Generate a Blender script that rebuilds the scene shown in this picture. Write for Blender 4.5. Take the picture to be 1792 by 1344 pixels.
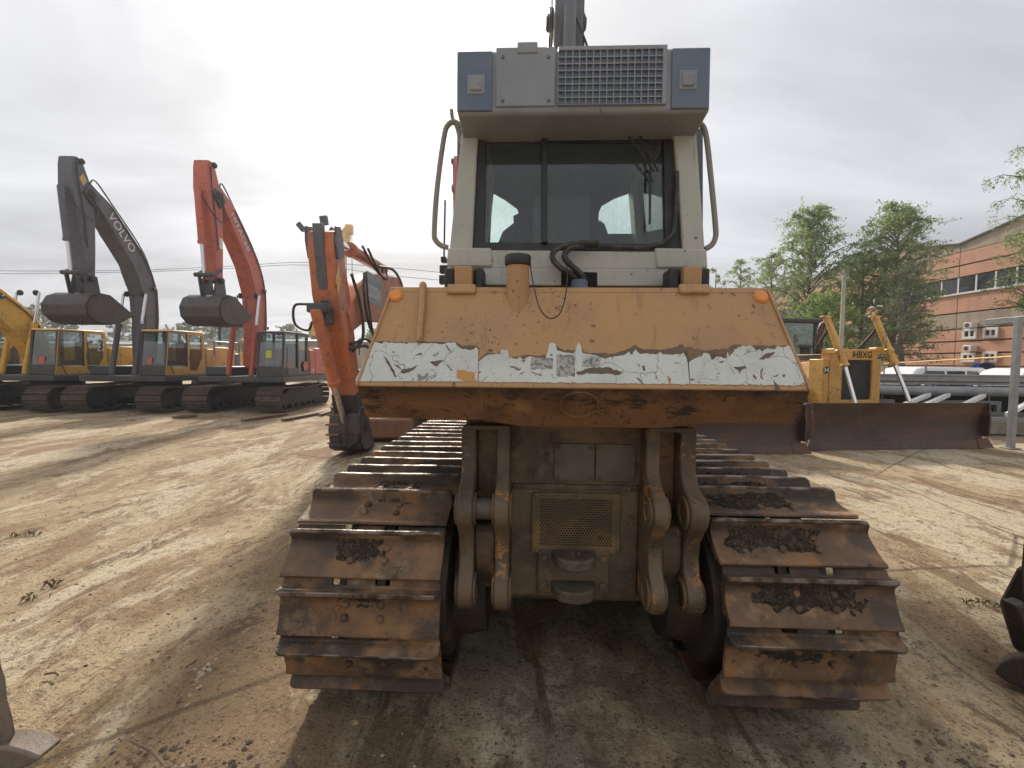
import bpy, math, random
from mathutils import Vector, Matrix, noise as mnoise
random.seed(7)
R = math.radians
scene = bpy.context.scene
for o in list(bpy.data.objects): bpy.data.objects.remove(o)

# ------------------------------------------------------------------ camera
F = 790.0; CX = 896.0; CY = 672.0          # focal length and centre in pixels of a 1792 x 1344 frame
PITCH = R(2.8); ROLL = R(0.5); HC = 1.85
cam_d = bpy.data.cameras.new('camera'); cam = bpy.data.objects.new('camera', cam_d)
scene.collection.objects.link(cam)
cam_d.sensor_width = 36.0; cam_d.lens = F / 1792.0 * 36.0
cam_d.clip_start = 0.05; cam_d.clip_end = 3000
_fw = Vector((0, math.cos(PITCH), -math.sin(PITCH))); _u = Vector((0, math.sin(PITCH), math.cos(PITCH)))
_x = Vector((1, 0, 0))
_right = _x * math.cos(ROLL) + _u * math.sin(ROLL); _up = _u * math.cos(ROLL) - _x * math.sin(ROLL)
cam.matrix_world = Matrix(((_right.x, _up.x, -_fw.x, 0), (_right.y, _up.y, -_fw.y, 0), (_right.z, _up.z, -_fw.z, HC), (0, 0, 0, 1)))
scene.camera = cam

# ------------------------------------------------------------------ world, sun, exposure
SUN_EL = R(35); SUN_AZ = R(-14)              # azimuth from +Y towards +X
sun_dir = Vector((math.sin(SUN_AZ) * math.cos(SUN_EL), math.cos(SUN_AZ) * math.cos(SUN_EL), math.sin(SUN_EL)))
world = bpy.data.worlds.new('World'); scene.world = world; world.use_nodes = True
wn = world.node_tree.nodes; wl = world.node_tree.links; wn.clear()
def wnode(t, **k):
    n = wn.new(t)
    for a, b in k.items(): setattr(n, a, b)
    return n
def wmath(op, a, b=None, clamp=False):
    n = wn.new('ShaderNodeMath'); n.operation = op; n.use_clamp = clamp
    for i, v in enumerate((a, b)):
        if v is None: continue
        if isinstance(v, (int, float)): n.inputs[i].default_value = v
        else: wl.new(v, n.inputs[i])
    return n.outputs[0]
sky = wnode('ShaderNodeTexSky', sky_type='NISHITA'); sky.sun_disc = False
sky.sun_elevation = SUN_EL; sky.sun_rotation = SUN_AZ; sky.air_density = 1.0; sky.dust_density = 4.0; sky.ozone_density = 1.0
geo = wnode('ShaderNodeTexCoord')
sep = wnode('ShaderNodeSeparateXYZ'); wl.new(geo.outputs['Generated'], sep.inputs[0])
zc = wmath('MAXIMUM', sep.outputs[2], 0.0)
zd = wmath('ADD', zc, 0.16)
cu = wmath('DIVIDE', sep.outputs[0], zd); cv = wmath('DIVIDE', sep.outputs[1], zd)
comb = wnode('ShaderNodeCombineXYZ'); wl.new(cu, comb.inputs[0]); wl.new(cv, comb.inputs[1])
mapn = wnode('ShaderNodeMapping'); mapn.inputs['Rotation'].default_value = (0, 0, R(-38)); mapn.inputs['Scale'].default_value = (0.6, 1.25, 1)
wl.new(comb.outputs[0], mapn.inputs[0])
nz = wnode('ShaderNodeTexNoise'); nz.inputs['Scale'].default_value = 1.25; nz.inputs['Detail'].default_value = 5; nz.inputs['Roughness'].default_value = 0.55; nz.inputs['Distortion'].default_value = 0.6
wl.new(mapn.outputs[0], nz.inputs['Vector'])
nz2 = wnode('ShaderNodeTexNoise'); nz2.inputs['Scale'].default_value = 0.55; nz2.inputs['Detail'].default_value = 4
wl.new(comb.outputs[0], nz2.inputs['Vector'])
cl = wmath('ADD', wmath('MULTIPLY', nz.outputs[0], 0.6), wmath('MULTIPLY', nz2.outputs[0], 0.4))
# angle to the sun: thin cloud glows around the hidden sun
dotn = wnode('ShaderNodeVectorMath', operation='DOT_PRODUCT'); wl.new(geo.outputs['Generated'], dotn.inputs[0]); dotn.inputs[1].default_value = sun_dir
d0 = wmath('MAXIMUM', dotn.outputs['Value'], 0.0)
halo = wmath('ADD', wmath('MULTIPLY', wmath('POWER', d0, 8.0), 0.30), wmath('MULTIPLY', wmath('POWER', d0, 60.0), 0.55))
lum = wmath('ADD', wmath('MULTIPLY', wmath('SUBTRACT', cl, 0.5), 1.25), 0.63)
lum = wmath('ADD', lum, wmath('MULTIPLY', halo, wmath('ADD', wmath('MULTIPLY', cl, 1.6), 0.2)))
lum = wmath('ADD', lum, wmath('MULTIPLY', wmath('POWER', zc, 1.6), 0.30))   # an overcast sky is brightest overhead
crgb = wnode('ShaderNodeMix', data_type='RGBA'); crgb.inputs[6].default_value = (0.955, 0.972, 1.03, 1); crgb.inputs[7].default_value = (1.0, 0.985, 0.96, 1)
wl.new(wmath('MULTIPLY', halo, 2.0, True), crgb.inputs[0])
vm = wnode('ShaderNodeVectorMath', operation='SCALE'); wl.new(crgb.outputs[2], vm.inputs[0]); wl.new(lum, vm.inputs['Scale'])
bg1 = wnode('ShaderNodeBackground'); wl.new(sky.outputs[0], bg1.inputs[0]); bg1.inputs[1].default_value = 0.06
bg2 = wnode('ShaderNodeBackground'); wl.new(vm.outputs[0], bg2.inputs[0]); bg2.inputs[1].default_value = 1.0
mx = wnode('ShaderNodeMixShader'); mx.inputs[0].default_value = 0.9
wl.new(bg1.outputs[0], mx.inputs[1]); wl.new(bg2.outputs[0], mx.inputs[2])
out = wnode('ShaderNodeOutputWorld'); wl.new(mx.outputs[0], out.inputs[0])

sun_d = bpy.data.lights.new('sun', 'SUN'); sun = bpy.data.objects.new('sun', sun_d); scene.collection.objects.link(sun)
sun_d.energy = 4.5; sun_d.angle = R(5); sun_d.color = (1.0, 0.93, 0.82)
sun.rotation_euler = (-sun_dir).to_track_quat('-Z', 'Y').to_euler()
scene.view_settings.view_transform = 'Standard'; scene.view_settings.look = 'None'
scene.view_settings.exposure = 0.12; scene.view_settings.gamma = 1.0; scene.view_settings.use_curve_mapping = False
scene.render.engine = 'CYCLES'
cy = scene.cycles; cy.max_bounces = 6; cy.diffuse_bounces = 3; cy.glossy_bounces = 3; cy.transmission_bounces = 4; cy.transparent_max_bounces = 12; cy.caustics_reflective = False; cy.caustics_refractive = False; cy.use_adaptive_sampling = True; cy.adaptive_threshold = 0.03; cy.volume_bounces = 0; cy.max_bounces = 5

# ------------------------------------------------------------------ helpers: camera rays for measuring
def ray(px, py): return _right * ((px - CX) / F) + _up * ((CY - py) / F) + _fw
def W(px, py, Y):
    d = ray(px, py); t = Y / d.y; return Vector((d.x * t, Y, HC + d.z * t))
def WX(px, py, X):
    d = ray(px, py); t = X / d.x; return Vector((X, d.y * t, HC + d.z * t))
def WG(px, py, z=0.0):
    d = ray(px, py); t = (z - HC) / d.z; return Vector((d.x * t, d.y * t, z))

# ------------------------------------------------------------------ helpers: objects and meshes
def link(o, parent=None):
    scene.collection.objects.link(o)
    if parent is not None: o.parent = parent
    return o
def tag(o, label, cat, group=None, kind=None):
    if label: o['label'] = label
    if cat: o['category'] = cat
    if group: o['group'] = group
    if kind: o['kind'] = kind
    return o
def empty(name, loc=(0, 0, 0), rz=0.0, scale=1.0):
    o = bpy.data.objects.new(name, None); o.empty_display_size = 0.2
    o.location = loc; o.rotation_euler = (0, 0, rz); o.scale = (scale,) * 3
    return link(o)
def copy_tree(o, parent=None):
    c = o.copy(); scene.collection.objects.link(c); c.parent = parent
    for ch in list(o.children): copy_tree(ch, c)
    return c
V = Vector
class MB:
    def __init__(s): s.v = []; s.f = []
    def add(s, vs, fs):
        b = len(s.v); s.v += [tuple(v) for v in vs]; s.f += [tuple(i + b for i in f) for f in fs]; return s
    def box(s, c, d, rot=None):
        hx, hy, hz = d[0] / 2, d[1] / 2, d[2] / 2
        vs = [V((x, y, z)) for x in (-hx, hx) for y in (-hy, hy) for z in (-hz, hz)]
        if rot is not None: vs = [rot @ v for v in vs]
        vs = [v + V(c) for v in vs]
        return s.add(vs, [(0, 1, 3, 2), (4, 6, 7, 5), (0, 4, 5, 1), (2, 3, 7, 6), (0, 2, 6, 4), (1, 5, 7, 3)])
    def box2(s, a, b):
        return s.box([(a[i] + b[i]) / 2 for i in range(3)], [abs(b[i] - a[i]) for i in range(3)])
    def bar(s, p0, p1, w, h, up=(0, 0, 1)):
        p0 = V(p0); p1 = V(p1); d = (p1 - p0).normalized(); u = V(up)
        if abs(d.dot(u)) > 0.98: u = V((0, 1, 0))
        x = d.cross(u).normalized(); u = x.cross(d)
        vs = [p + x * (sx * w / 2) + u * (sy * h / 2) for p in (p0, p1) for sx, sy in ((-1, -1), (1, -1), (1, 1), (-1, 1))]
        return s.add(vs, [(0, 1, 2, 3), (7, 6, 5, 4), (0, 4, 5, 1), (1, 5, 6, 2), (2, 6, 7, 3), (3, 7, 4, 0)])
    def prism(s, poly, vec):
        n = len(poly); vec = V(vec); a = [V(p) for p in poly]; b = [p + vec for p in a]
        nrm = V((0, 0, 0))
        for i in range(n): nrm += a[i].cross(a[(i + 1) % n])
        fl = nrm.dot(vec) > 0
        f1 = tuple(range(n)); f2 = tuple(range(2 * n - 1, n - 1, -1))
        if fl: f1 = f1[::-1]; f2 = f2[::-1]
        fs = [f1, f2]
        for i in range(n):
            j = (i + 1) % n
            q = (i, i + n, j + n, j) if not fl else (i, j, j + n, i + n)
            fs.append(q)
        return s.add(a + b, fs)
    def loft(s, secs, cap=True):
        n = len(secs[0]); vs = [V(p) for sec in secs for p in sec]; fs = []
        for k in range(len(secs) - 1):
            for i in range(n):
                j = (i + 1) % n; fs.append((k * n + i, k * n + j, (k + 1) * n + j, (k + 1) * n + i))
        if cap: fs.append(tuple(range(n))[::-1]); fs.append(tuple((len(secs) - 1) * n + i for i in range(n)))
        return s.add(vs, fs)
    def tube(s, pts, r, n=8, cap=True):
        pts = [V(p) for p in pts]; m = len(pts); secs = []; u = None
        rr = r if isinstance(r, (list, tuple)) else [r] * m
        for k in range(m):
            d = (pts[min(k + 1, m - 1)] - pts[max(k - 1, 0)]).normalized()
            if u is None:
                u = V((0, 0, 1)) if abs(d.z) < 0.9 else V((0, 1, 0))
            u = (u - d * u.dot(d)).normalized(); w = d.cross(u)
            secs.append([pts[k] + u * (math.cos(2 * math.pi * i / n) * rr[k]) + w * (math.sin(2 * math.pi * i / n) * rr[k]) for i in range(n)])
        return s.loft(secs, cap)
    def cyl(s, p0, p1, r, r1=None, n=18): return s.tube([p0, p1], [r, r if r1 is None else r1], n)
    def lathe(s, c, axis, prof, n=24):
        # prof: list of (distance along axis, radius)
        c = V(c); a = V(axis).normalized(); u = V((0, 0, 1)) if abs(a.z) < 0.9 else V((0, 1, 0))
        u = (u - a * u.dot(a)).normalized(); w = a.cross(u)
        secs = [[c + a * t + (u * math.cos(2 * math.pi * i / n) + w * math.sin(2 * math.pi * i / n)) * max(r, 1e-4) for i in range(n)] for t, r in prof]
        return s.loft(secs, True)
    def ringplate(s, outer, inner, vec):
        # two loops of equal count; plate with a hole
        n = len(outer); vec = V(vec); o = [V(p) for p in outer]; i_ = [V(p) for p in inner]
        vs = o + i_ + [p + vec for p in o] + [p + vec for p in i_]; fs = []
        for k in range(n):
            j = (k + 1) % n
            fs += [(k, j, n + j, n + k), (2 * n + j, 2 * n + k, 3 * n + k, 3 * n + j), (j, k, 2 * n + k, 2 * n + j), (n + k, n + j, 3 * n + j, 3 * n + k)]
        return s.add(vs, fs)
    def poly(s, pts): return s.add(pts, [tuple(range(len(pts)))])
    def sphere(s, c, r, n=12, m=8, sc=(1, 1, 1)):
        c = V(c); prof = []
        secs = [[c + V((math.sin(math.pi * k / m) * math.cos(2 * math.pi * i / n) * r * sc[0], math.sin(math.pi * k / m) * math.sin(2 * math.pi * i / n) * r * sc[1], -math.cos(math.pi * k / m) * r * sc[2])) for i in range(n)] for k in range(m + 1)]
        secs[0] = [c - V((0, 0, r * sc[2])) + V((math.cos(2 * math.pi * i / n), math.sin(2 * math.pi * i / n), 0)) * 1e-4 for i in range(n)]
        secs[-1] = [c + V((0, 0, r * sc[2])) + V((math.cos(2 * math.pi * i / n), math.sin(2 * math.pi * i / n), 0)) * 1e-4 for i in range(n)]
        return s.loft(secs)
    def mesh(s, name, mat=None, smooth=38):
        me = bpy.data.meshes.new(name); me.from_pydata(s.v, [], s.f); me.update()
        if mat is not None: me.materials.append(mat)
        me.polygons.foreach_set('use_smooth', [True] * len(me.polygons))
        try: me.set_sharp_from_angle(angle=R(smooth))
        except Exception: pass
        return me
    def build(s, name, mat, parent=None, bevel=0.0, smooth=38, seg=2):
        o = bpy.data.objects.new(name, s.mesh(name, mat, smooth)); link(o, parent)
        if bevel:
            b = o.modifiers.new('bevel', 'BEVEL'); b.width = bevel; b.segments = seg; b.limit_method = 'ANGLE'; b.angle_limit = R(40); b.harden_normals = False
        return o
def rounded_path(pts, r, n=5):
    pts = [V(p) for p in pts]; out = [pts[0]]
    for i in range(1, len(pts) - 1):
        a, b, c = pts[i - 1], pts[i], pts[i + 1]
        d1 = (a - b); d2 = (c - b); q = min(r, d1.length * 0.48, d2.length * 0.48)
        p0 = b + d1.normalized() * q; p1 = b + d2.normalized() * q
        for k in range(n + 1):
            t = k / n; out.append(p0 * (1 - t) ** 2 + b * (2 * t * (1 - t)) + p1 * t * t)
    out.append(pts[-1]); return out
def curve_pts(pts, n=6):
    # Catmull-Rom through the points
    pts = [V(p) for p in pts]; P = [pts[0] * 2 - pts[1]] + pts + [pts[-1] * 2 - pts[-2]]; out = []
    for i in range(1, len(P) - 2):
        for k in range(n):
            t = k / n; a, b, c, d = P[i - 1], P[i], P[i + 1], P[i + 2]
            out.append(0.5 * ((2 * b) + (c - a) * t + (2 * a - 5 * b + 4 * c - d) * t * t + (3 * b - a - 3 * c + d) * t ** 3))
    out.append(pts[-1]); return out
def text_mesh(txt, name, mat, parent, origin, xdir, ydir, height, extrude=0.004, bold=0.0, width=None, shear=0.0):
    cu_ = bpy.data.curves.new('t', 'FONT'); cu_.body = txt; cu_.size = 1.0; cu_.extrude = 0.0; cu_.offset = bold; cu_.align_x = 'CENTER'; cu_.align_y = 'CENTER'; cu_.shear = shear; cu_.resolution_u = 3
    to = bpy.data.objects.new('t', cu_); scene.collection.objects.link(to)
    dg = bpy.context.evaluated_depsgraph_get(); me = bpy.data.meshes.new_from_object(to.evaluated_get(dg))
    bpy.data.objects.remove(to)
    xs = [v.co.x for v in me.vertices]; ys = [v.co.y for v in me.vertices]
    h = max(ys) - min(ys); w = max(xs) - min(xs); mxx = (max(xs) + min(xs)) / 2; myy = (max(ys) + min(ys)) / 2
    sy = height / h; sx = sy if width is None else width / w
    xd = V(xdir).normalized(); yd = V(ydir).normalized(); zd_ = xd.cross(yd).normalized()
    for v in me.vertices:
        v.co = V(origin) + xd * ((v.co.x - mxx) * sx) + yd * ((v.co.y - myy) * sy) + zd_ * extrude
    me.name = name; me.materials.clear(); me.materials.append(mat)
    o = bpy.data.objects.new(name, me); link(o, parent); return o

# ------------------------------------------------------------------ materials
MATS = {}
def mat(name, base, rough=0.55, metal=0.0, layers=(), bump=None, rnd=False, spec=0.5, coord='Object', rvar=0.0, trans=None):
    """layers: dicts col, scale, lo, hi, fac, stretch, detail, rough, kind('noise'|'vor'), axis=(comp,lo,hi)"""
    m = bpy.data.materials.new(name); m.use_nodes = True; nt = m.node_tree; N = nt.nodes; Lk = nt.links
    b = N['Principled BSDF']; b.inputs['Roughness'].default_value = rough; b.inputs['Metallic'].default_value = metal
    b.inputs['Specular IOR Level'].default_value = spec
    tc = N.new('ShaderNodeTexCoord'); vec = tc.outputs[coord]
    if rnd:
        oi = N.new('ShaderNodeObjectInfo'); sc = N.new('ShaderNodeMath'); sc.operation = 'MULTIPLY'; sc.inputs[1].default_value = 53.0
        Lk.new(oi.outputs['Random'], sc.inputs[0]); va = N.new('ShaderNodeVectorMath'); va.operation = 'ADD'
        Lk.new(vec, va.inputs[0]); Lk.new(sc.outputs[0], va.inputs[1]); vec = va.outputs[0]
    col = None; rg = None
    def tex(l):
        mp = N.new('ShaderNodeMapping'); mp.inputs['Scale'].default_value = l.get('stretch', (1, 1, 1)); mp.inputs['Location'].default_value = l.get('off', (0, 0, 0)); Lk.new(vec, mp.inputs[0])
        if l.get('kind', 'noise') == 'noise':
            t = N.new('ShaderNodeTexNoise'); t.inputs['Scale'].default_value = l['scale']; t.inputs['Detail'].default_value = l.get('detail', 5); t.inputs['Roughness'].default_value = l.get('nrough', 0.6); t.inputs['Distortion'].default_value = l.get('dist', 0.0)
            Lk.new(mp.outputs[0], t.inputs['Vector']); return t.outputs[0]
        if l['kind'] == 'crack':
            nn = N.new('ShaderNodeTexNoise'); nn.inputs['Scale'].default_value = l['scale'] * 1.5; Lk.new(mp.outputs[0], nn.inputs['Vector'])
            mm = N.new('ShaderNodeMix'); mm.data_type = 'VECTOR'; mm.inputs[0].default_value = 0.12; Lk.new(mp.outputs[0], mm.inputs[4]); Lk.new(nn.outputs[1], mm.inputs[5])
            t = N.new('ShaderNodeTexVoronoi'); t.feature = 'DISTANCE_TO_EDGE'; t.inputs['Scale'].default_value = l['scale']; Lk.new(mm.outputs[1], t.inputs['Vector']); return t.outputs['Distance']
    for l in layers:
        t = tex(l); mr = N.new('ShaderNodeMapRange'); mr.inputs[1].default_value = l['lo']; mr.inputs[2].default_value = l['hi']; mr.inputs[3].default_value = 0.0; mr.inputs[4].default_value = l.get('fac', 1.0); mr.interpolation_type = 'SMOOTHSTEP'
        Lk.new(t, mr.inputs[0]); f = mr.outputs[0]
        if 'mask' in l:
            t2 = tex(l['mask']); m2 = N.new('ShaderNodeMapRange'); m2.inputs[1].default_value = l['mask']['lo']; m2.inputs[2].default_value = l['mask']['hi']; Lk.new(t2, m2.inputs[0])
            mu = N.new('ShaderNodeMath'); mu.operation = 'MULTIPLY'; Lk.new(f, mu.inputs[0]); Lk.new(m2.outputs[0], mu.inputs[1]); f = mu.outputs[0]
        if 'blob' in l:
            bx_, by_, rx_, ry_ = l['blob']; mpb = N.new('ShaderNodeMapping'); mpb.vector_type = 'POINT'; mpb.inputs['Location'].default_value = (-bx_ / rx_, -by_ / ry_, 0); mpb.inputs['Scale'].default_value = (1 / rx_, 1 / ry_, 0); Lk.new(tc.outputs['Object'], mpb.inputs[0])
            ln_ = N.new('ShaderNodeVectorMath'); ln_.operation = 'LENGTH'; Lk.new(mpb.outputs[0], ln_.inputs[0])
            m2 = N.new('ShaderNodeMapRange'); m2.inputs[1].default_value = 1.0; m2.inputs[2].default_value = 0.35; Lk.new(ln_.outputs['Value'], m2.inputs[0])
            mu = N.new('ShaderNodeMath'); mu.operation = 'MULTIPLY'; Lk.new(f, mu.inputs[0]); Lk.new(m2.outputs[0], mu.inputs[1]); f = mu.outputs[0]
        if 'axis' in l:
            comp, a0, a1 = l['axis']; sp = N.new('ShaderNodeSeparateXYZ'); Lk.new(tc.outputs['Object'], sp.inputs[0])
            m2 = N.new('ShaderNodeMapRange'); m2.inputs[1].default_value = a0; m2.inputs[2].default_value = a1; Lk.new(sp.outputs[comp], m2.inputs[0])
            mu = N.new('ShaderNodeMath'); mu.operation = 'MULTIPLY'; Lk.new(f, mu.inputs[0]); Lk.new(m2.outputs[0], mu.inputs[1]); f = mu.outputs[0]
        mxn = N.new('ShaderNodeMix'); mxn.data_type = 'RGBA'; Lk.new(f, mxn.inputs[0])
        if col is None: mxn.inputs[6].default_value = (*base, 1)
        else: Lk.new(col, mxn.inputs[6])
        mxn.inputs[7].default_value = (*l['col'], 1); col = mxn.outputs[2]
        if 'rough' in l:
            mr2 = N.new('ShaderNodeMix'); mr2.data_type = 'FLOAT'; Lk.new(f, mr2.inputs[0])
            if rg is None: mr2.inputs[2].default_value = rough
            else: Lk.new(rg, mr2.inputs[2])
            mr2.inputs[3].default_value = l['rough']; rg = mr2.outputs[0]
    if col is None: b.inputs['Base Color'].default_value = (*base, 1)
    else: Lk.new(col, b.inputs['Base Color'])
    if rg is not None: Lk.new(rg, b.inputs['Roughness'])
    if bump:
        prev = None
        for (s_, st) in ([bump] if not isinstance(bump[0], (tuple, list)) else bump):
            t = N.new('ShaderNodeTexNoise'); t.inputs['Scale'].default_value = s_; t.inputs['Detail'].default_value = 3; t.inputs['Roughness'].default_value = 0.65; Lk.new(vec, t.inputs['Vector'])
            bp = N.new('ShaderNodeBump'); bp.inputs['Strength'].default_value = st; bp.inputs['Distance'].default_value = 0.02; Lk.new(t.outputs[0], bp.inputs['Height'])
            if prev: Lk.new(prev, bp.inputs['Normal'])
            prev = bp.outputs[0]
        Lk.new(prev, b.inputs['Normal'])
    MATS[name] = m; return m
def glass_mat(name, tint, dirt=0.1, dirtcol=(0.35, 0.36, 0.34), gl=0.1, dscale=9):
    m = bpy.data.materials.new(name); m.use_nodes = True; N = m.node_tree.nodes; Lk = m.node_tree.links; N.clear()
    o = N.new('ShaderNodeOutputMaterial'); tr = N.new('ShaderNodeBsdfTransparent'); tr.inputs[0].default_value = (*tint, 1)
    g = N.new('ShaderNodeBsdfGlossy'); g.inputs['Roughness'].default_value = 0.03
    fr = N.new('ShaderNodeFresnel'); fr.inputs[0].default_value = 1.5
    ad = N.new('ShaderNodeMath'); ad.operation = 'ADD'; ad.inputs[1].default_value = gl; ad.use_clamp = True; Lk.new(fr.outputs[0], ad.inputs[0])
    m1 = N.new('ShaderNodeMixShader'); Lk.new(ad.outputs[0], m1.inputs[0]); Lk.new(tr.outputs[0], m1.inputs[1]); Lk.new(g.outputs[0], m1.inputs[2])
    df = N.new('ShaderNodeBsdfDiffuse'); df.inputs[0].default_value = (*dirtcol, 1)
    tc = N.new('ShaderNodeTexCoord'); mp = N.new('ShaderNodeMapping'); mp.inputs['Scale'].default_value = (1, 1, 0.35); Lk.new(tc.outputs['Object'], mp.inputs[0])
    nz_ = N.new('ShaderNodeTexNoise'); nz_.inputs['Scale'].default_value = dscale; nz_.inputs['Detail'].default_value = 9; nz_.inputs['Roughness'].default_value = 0.7; Lk.new(mp.outputs[0], nz_.inputs['Vector'])
    mr = N.new('ShaderNodeMapRange'); mr.inputs[1].default_value = 0.38; mr.inputs[2].default_value = 0.75; mr.inputs[3].default_value = dirt * 0.35; mr.inputs[4].default_value = dirt * 2; Lk.new(nz_.outputs[0], mr.inputs[0])
    m2 = N.new('ShaderNodeMixShader'); Lk.new(mr.outputs[0], m2.inputs[0]); Lk.new(m1.outputs[0], m2.inputs[1]); Lk.new(df.outputs[0], m2.inputs[2]); Lk.new(m2.outputs[0], o.inputs[0])
    return m
RUST = (0.10, 0.042, 0.017); DRUST = (0.045, 0.022, 0.012); MUD = (0.12, 0.085, 0.052); BLK = (0.018, 0.017, 0.017)
M = {}
M['tank'] = mat('ochre_paint', (0.42, 0.24, 0.10), 0.62, layers=[
    dict(col=(0.385, 0.23, 0.12), scale=2.2, lo=0.4, hi=0.7, fac=0.8),
    dict(col=(0.34, 0.20, 0.105), scale=4.5, lo=0.50, hi=0.68, fac=0.65, rough=0.72, detail=8, nrough=0.7),
    dict(col=(0.46, 0.255, 0.095), scale=1.4, lo=0.55, hi=0.7, fac=0.6, off=(5, 2, 1)),
    dict(col=(0.24, 0.135, 0.07), scale=11, lo=0.56, hi=0.70, fac=0.55, stretch=(1.8, 1, 0.10), detail=7),
    dict(col=(0.12, 0.062, 0.03), scale=19, lo=0.625, hi=0.665, fac=0.9, detail=4, mask=dict(scale=2.3, lo=0.43, hi=0.55)),
    dict(col=(0.11, 0.055, 0.028), scale=42, lo=0.64, hi=0.68, fac=0.85, detail=2, mask=dict(scale=1.7, lo=0.45, hi=0.6, off=(3, 3, 3))),
    dict(col=(0.14, 0.075, 0.035), scale=7, lo=0.64, hi=0.675, fac=0.85, stretch=(0.9, 1, 0.35), rough=0.8, detail=9, nrough=0.75, dist=0.8)], bump=((60, 0.08), (5, 0.06)))
M['tank_low'] = mat('worn_brown_paint', (0.20, 0.10, 0.045), 0.6, layers=[
    dict(col=(0.32, 0.17, 0.06), scale=3, lo=0.52, hi=0.72, fac=0.7),
    dict(col=(0.12, 0.055, 0.03), scale=4.5, lo=0.45, hi=0.68, fac=0.8, off=(3, 1, 2)),
    dict(col=BLK, scale=4, lo=0.53, hi=0.62, fac=0.9, nrough=0.78, rough=0.75, stretch=(0.6, 1, 1.6), detail=8),
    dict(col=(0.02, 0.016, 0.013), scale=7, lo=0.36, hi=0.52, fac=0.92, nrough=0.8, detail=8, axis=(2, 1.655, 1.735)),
    dict(col=(0.035, 0.02, 0.013), scale=22, lo=0.60, hi=0.67, fac=0.9, detail=3, dist=1.5)], bump=((40, 0.2), (130, 0.15)))
M['frame'] = mat('greasy_frame_paint', (0.165, 0.115, 0.066), 0.68, layers=[
    dict(col=(0.085, 0.060, 0.038), scale=2.6, lo=0.42, hi=0.62, detail=7),
    dict(col=(0.34, 0.17, 0.055), scale=4.0, lo=0.60, hi=0.68, fac=0.7, nrough=0.78, rough=0.5, detail=8),
    dict(col=(0.22, 0.155, 0.095), scale=11, lo=0.52, hi=0.72, fac=0.7),
    dict(col=(0.025, 0.02, 0.017), scale=5, lo=0.56, hi=0.70, fac=0.8, nrough=0.75)], bump=((30, 0.35), (120, 0.2)))
M['frame_worn'] = mat('worn_yellow_steel', (0.135, 0.092, 0.054), 0.58, layers=[
    dict(col=(0.075, 0.052, 0.033), scale=4, lo=0.42, hi=0.58, detail=7),
    dict(col=(0.44, 0.20, 0.055), scale=5.5, lo=0.565, hi=0.61, fac=0.9, nrough=0.78, detail=8),
    dict(col=(0.035, 0.026, 0.02), scale=11, lo=0.58, hi=0.68, fac=0.85, nrough=0.7)], bump=((40, 0.3), (150, 0.15)))
M['grille_y'] = mat('dusty_yellow_plate', (0.19, 0.12, 0.052), 0.65, layers=[dict(col=(0.10, 0.068, 0.038), scale=4, lo=0.42, hi=0.6, detail=8), dict(col=(0.05, 0.03, 0.02), scale=20, lo=0.63, hi=0.7, fac=0.8)], bump=(60, 0.1))
M['cab'] = mat('cab_cream_paint', (0.41, 0.405, 0.35), 0.48, layers=[
    dict(col=(0.33, 0.33, 0.295), scale=3, lo=0.4, hi=0.7, fac=0.7),
    dict(col=(0.23, 0.21, 0.17), scale=6, lo=0.52, hi=0.75, fac=0.7, stretch=(1.4, 1, 0.22), detail=8, nrough=0.7),
    dict(col=(0.24, 0.15, 0.075), scale=10, lo=0.62, hi=0.70, fac=0.6, stretch=(1.6, 1, 0.15), detail=7),
    dict(col=(0.06, 0.045, 0.03), scale=28, lo=0.67, hi=0.71, fac=0.9, detail=3),
    dict(col=(0.10, 0.075, 0.05), scale=9, lo=0.655, hi=0.69, fac=0.85, detail=8, nrough=0.75)], bump=((50, 0.06), (5, 0.05)))
M['cab_dark'] = mat('cab_end_grey', (0.10, 0.135, 0.20), 0.5, layers=[dict(col=(0.125, 0.16, 0.215), scale=4, lo=0.4, hi=0.7)], bump=(50, 0.05))
M['roof'] = mat('roof_blue_grey', (0.25, 0.265, 0.28), 0.5, layers=[dict(col=(0.20, 0.22, 0.245), scale=3, lo=0.4, hi=0.7), dict(col=(0.25, 0.26, 0.27), scale=7, lo=0.5, hi=0.75, fac=0.7, stretch=(1, 1, 0.4), detail=8), dict(col=(0.08, 0.07, 0.06), scale=34, lo=0.70, hi=0.74, fac=0.8, detail=2)], bump=(50, 0.05))
M['rubber'] = mat('black_rubber', (0.022, 0.022, 0.023), 0.55, layers=[dict(col=(0.06, 0.055, 0.05), scale=8, lo=0.5, hi=0.75, fac=0.7)])
M['hose'] = mat('hose_rubber', (0.03, 0.029, 0.028), 0.6, layers=[dict(col=(0.11, 0.095, 0.075), scale=20, lo=0.45, hi=0.7, fac=0.7)])
M['inner'] = mat('cab_interior', (0.10, 0.11, 0.12), 0.8)
M['rail'] = mat('handrail_grey', (0.24, 0.225, 0.19), 0.5, layers=[dict(col=(0.10, 0.08, 0.06), scale=40, lo=0.6, hi=0.7, fac=0.7)])
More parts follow.
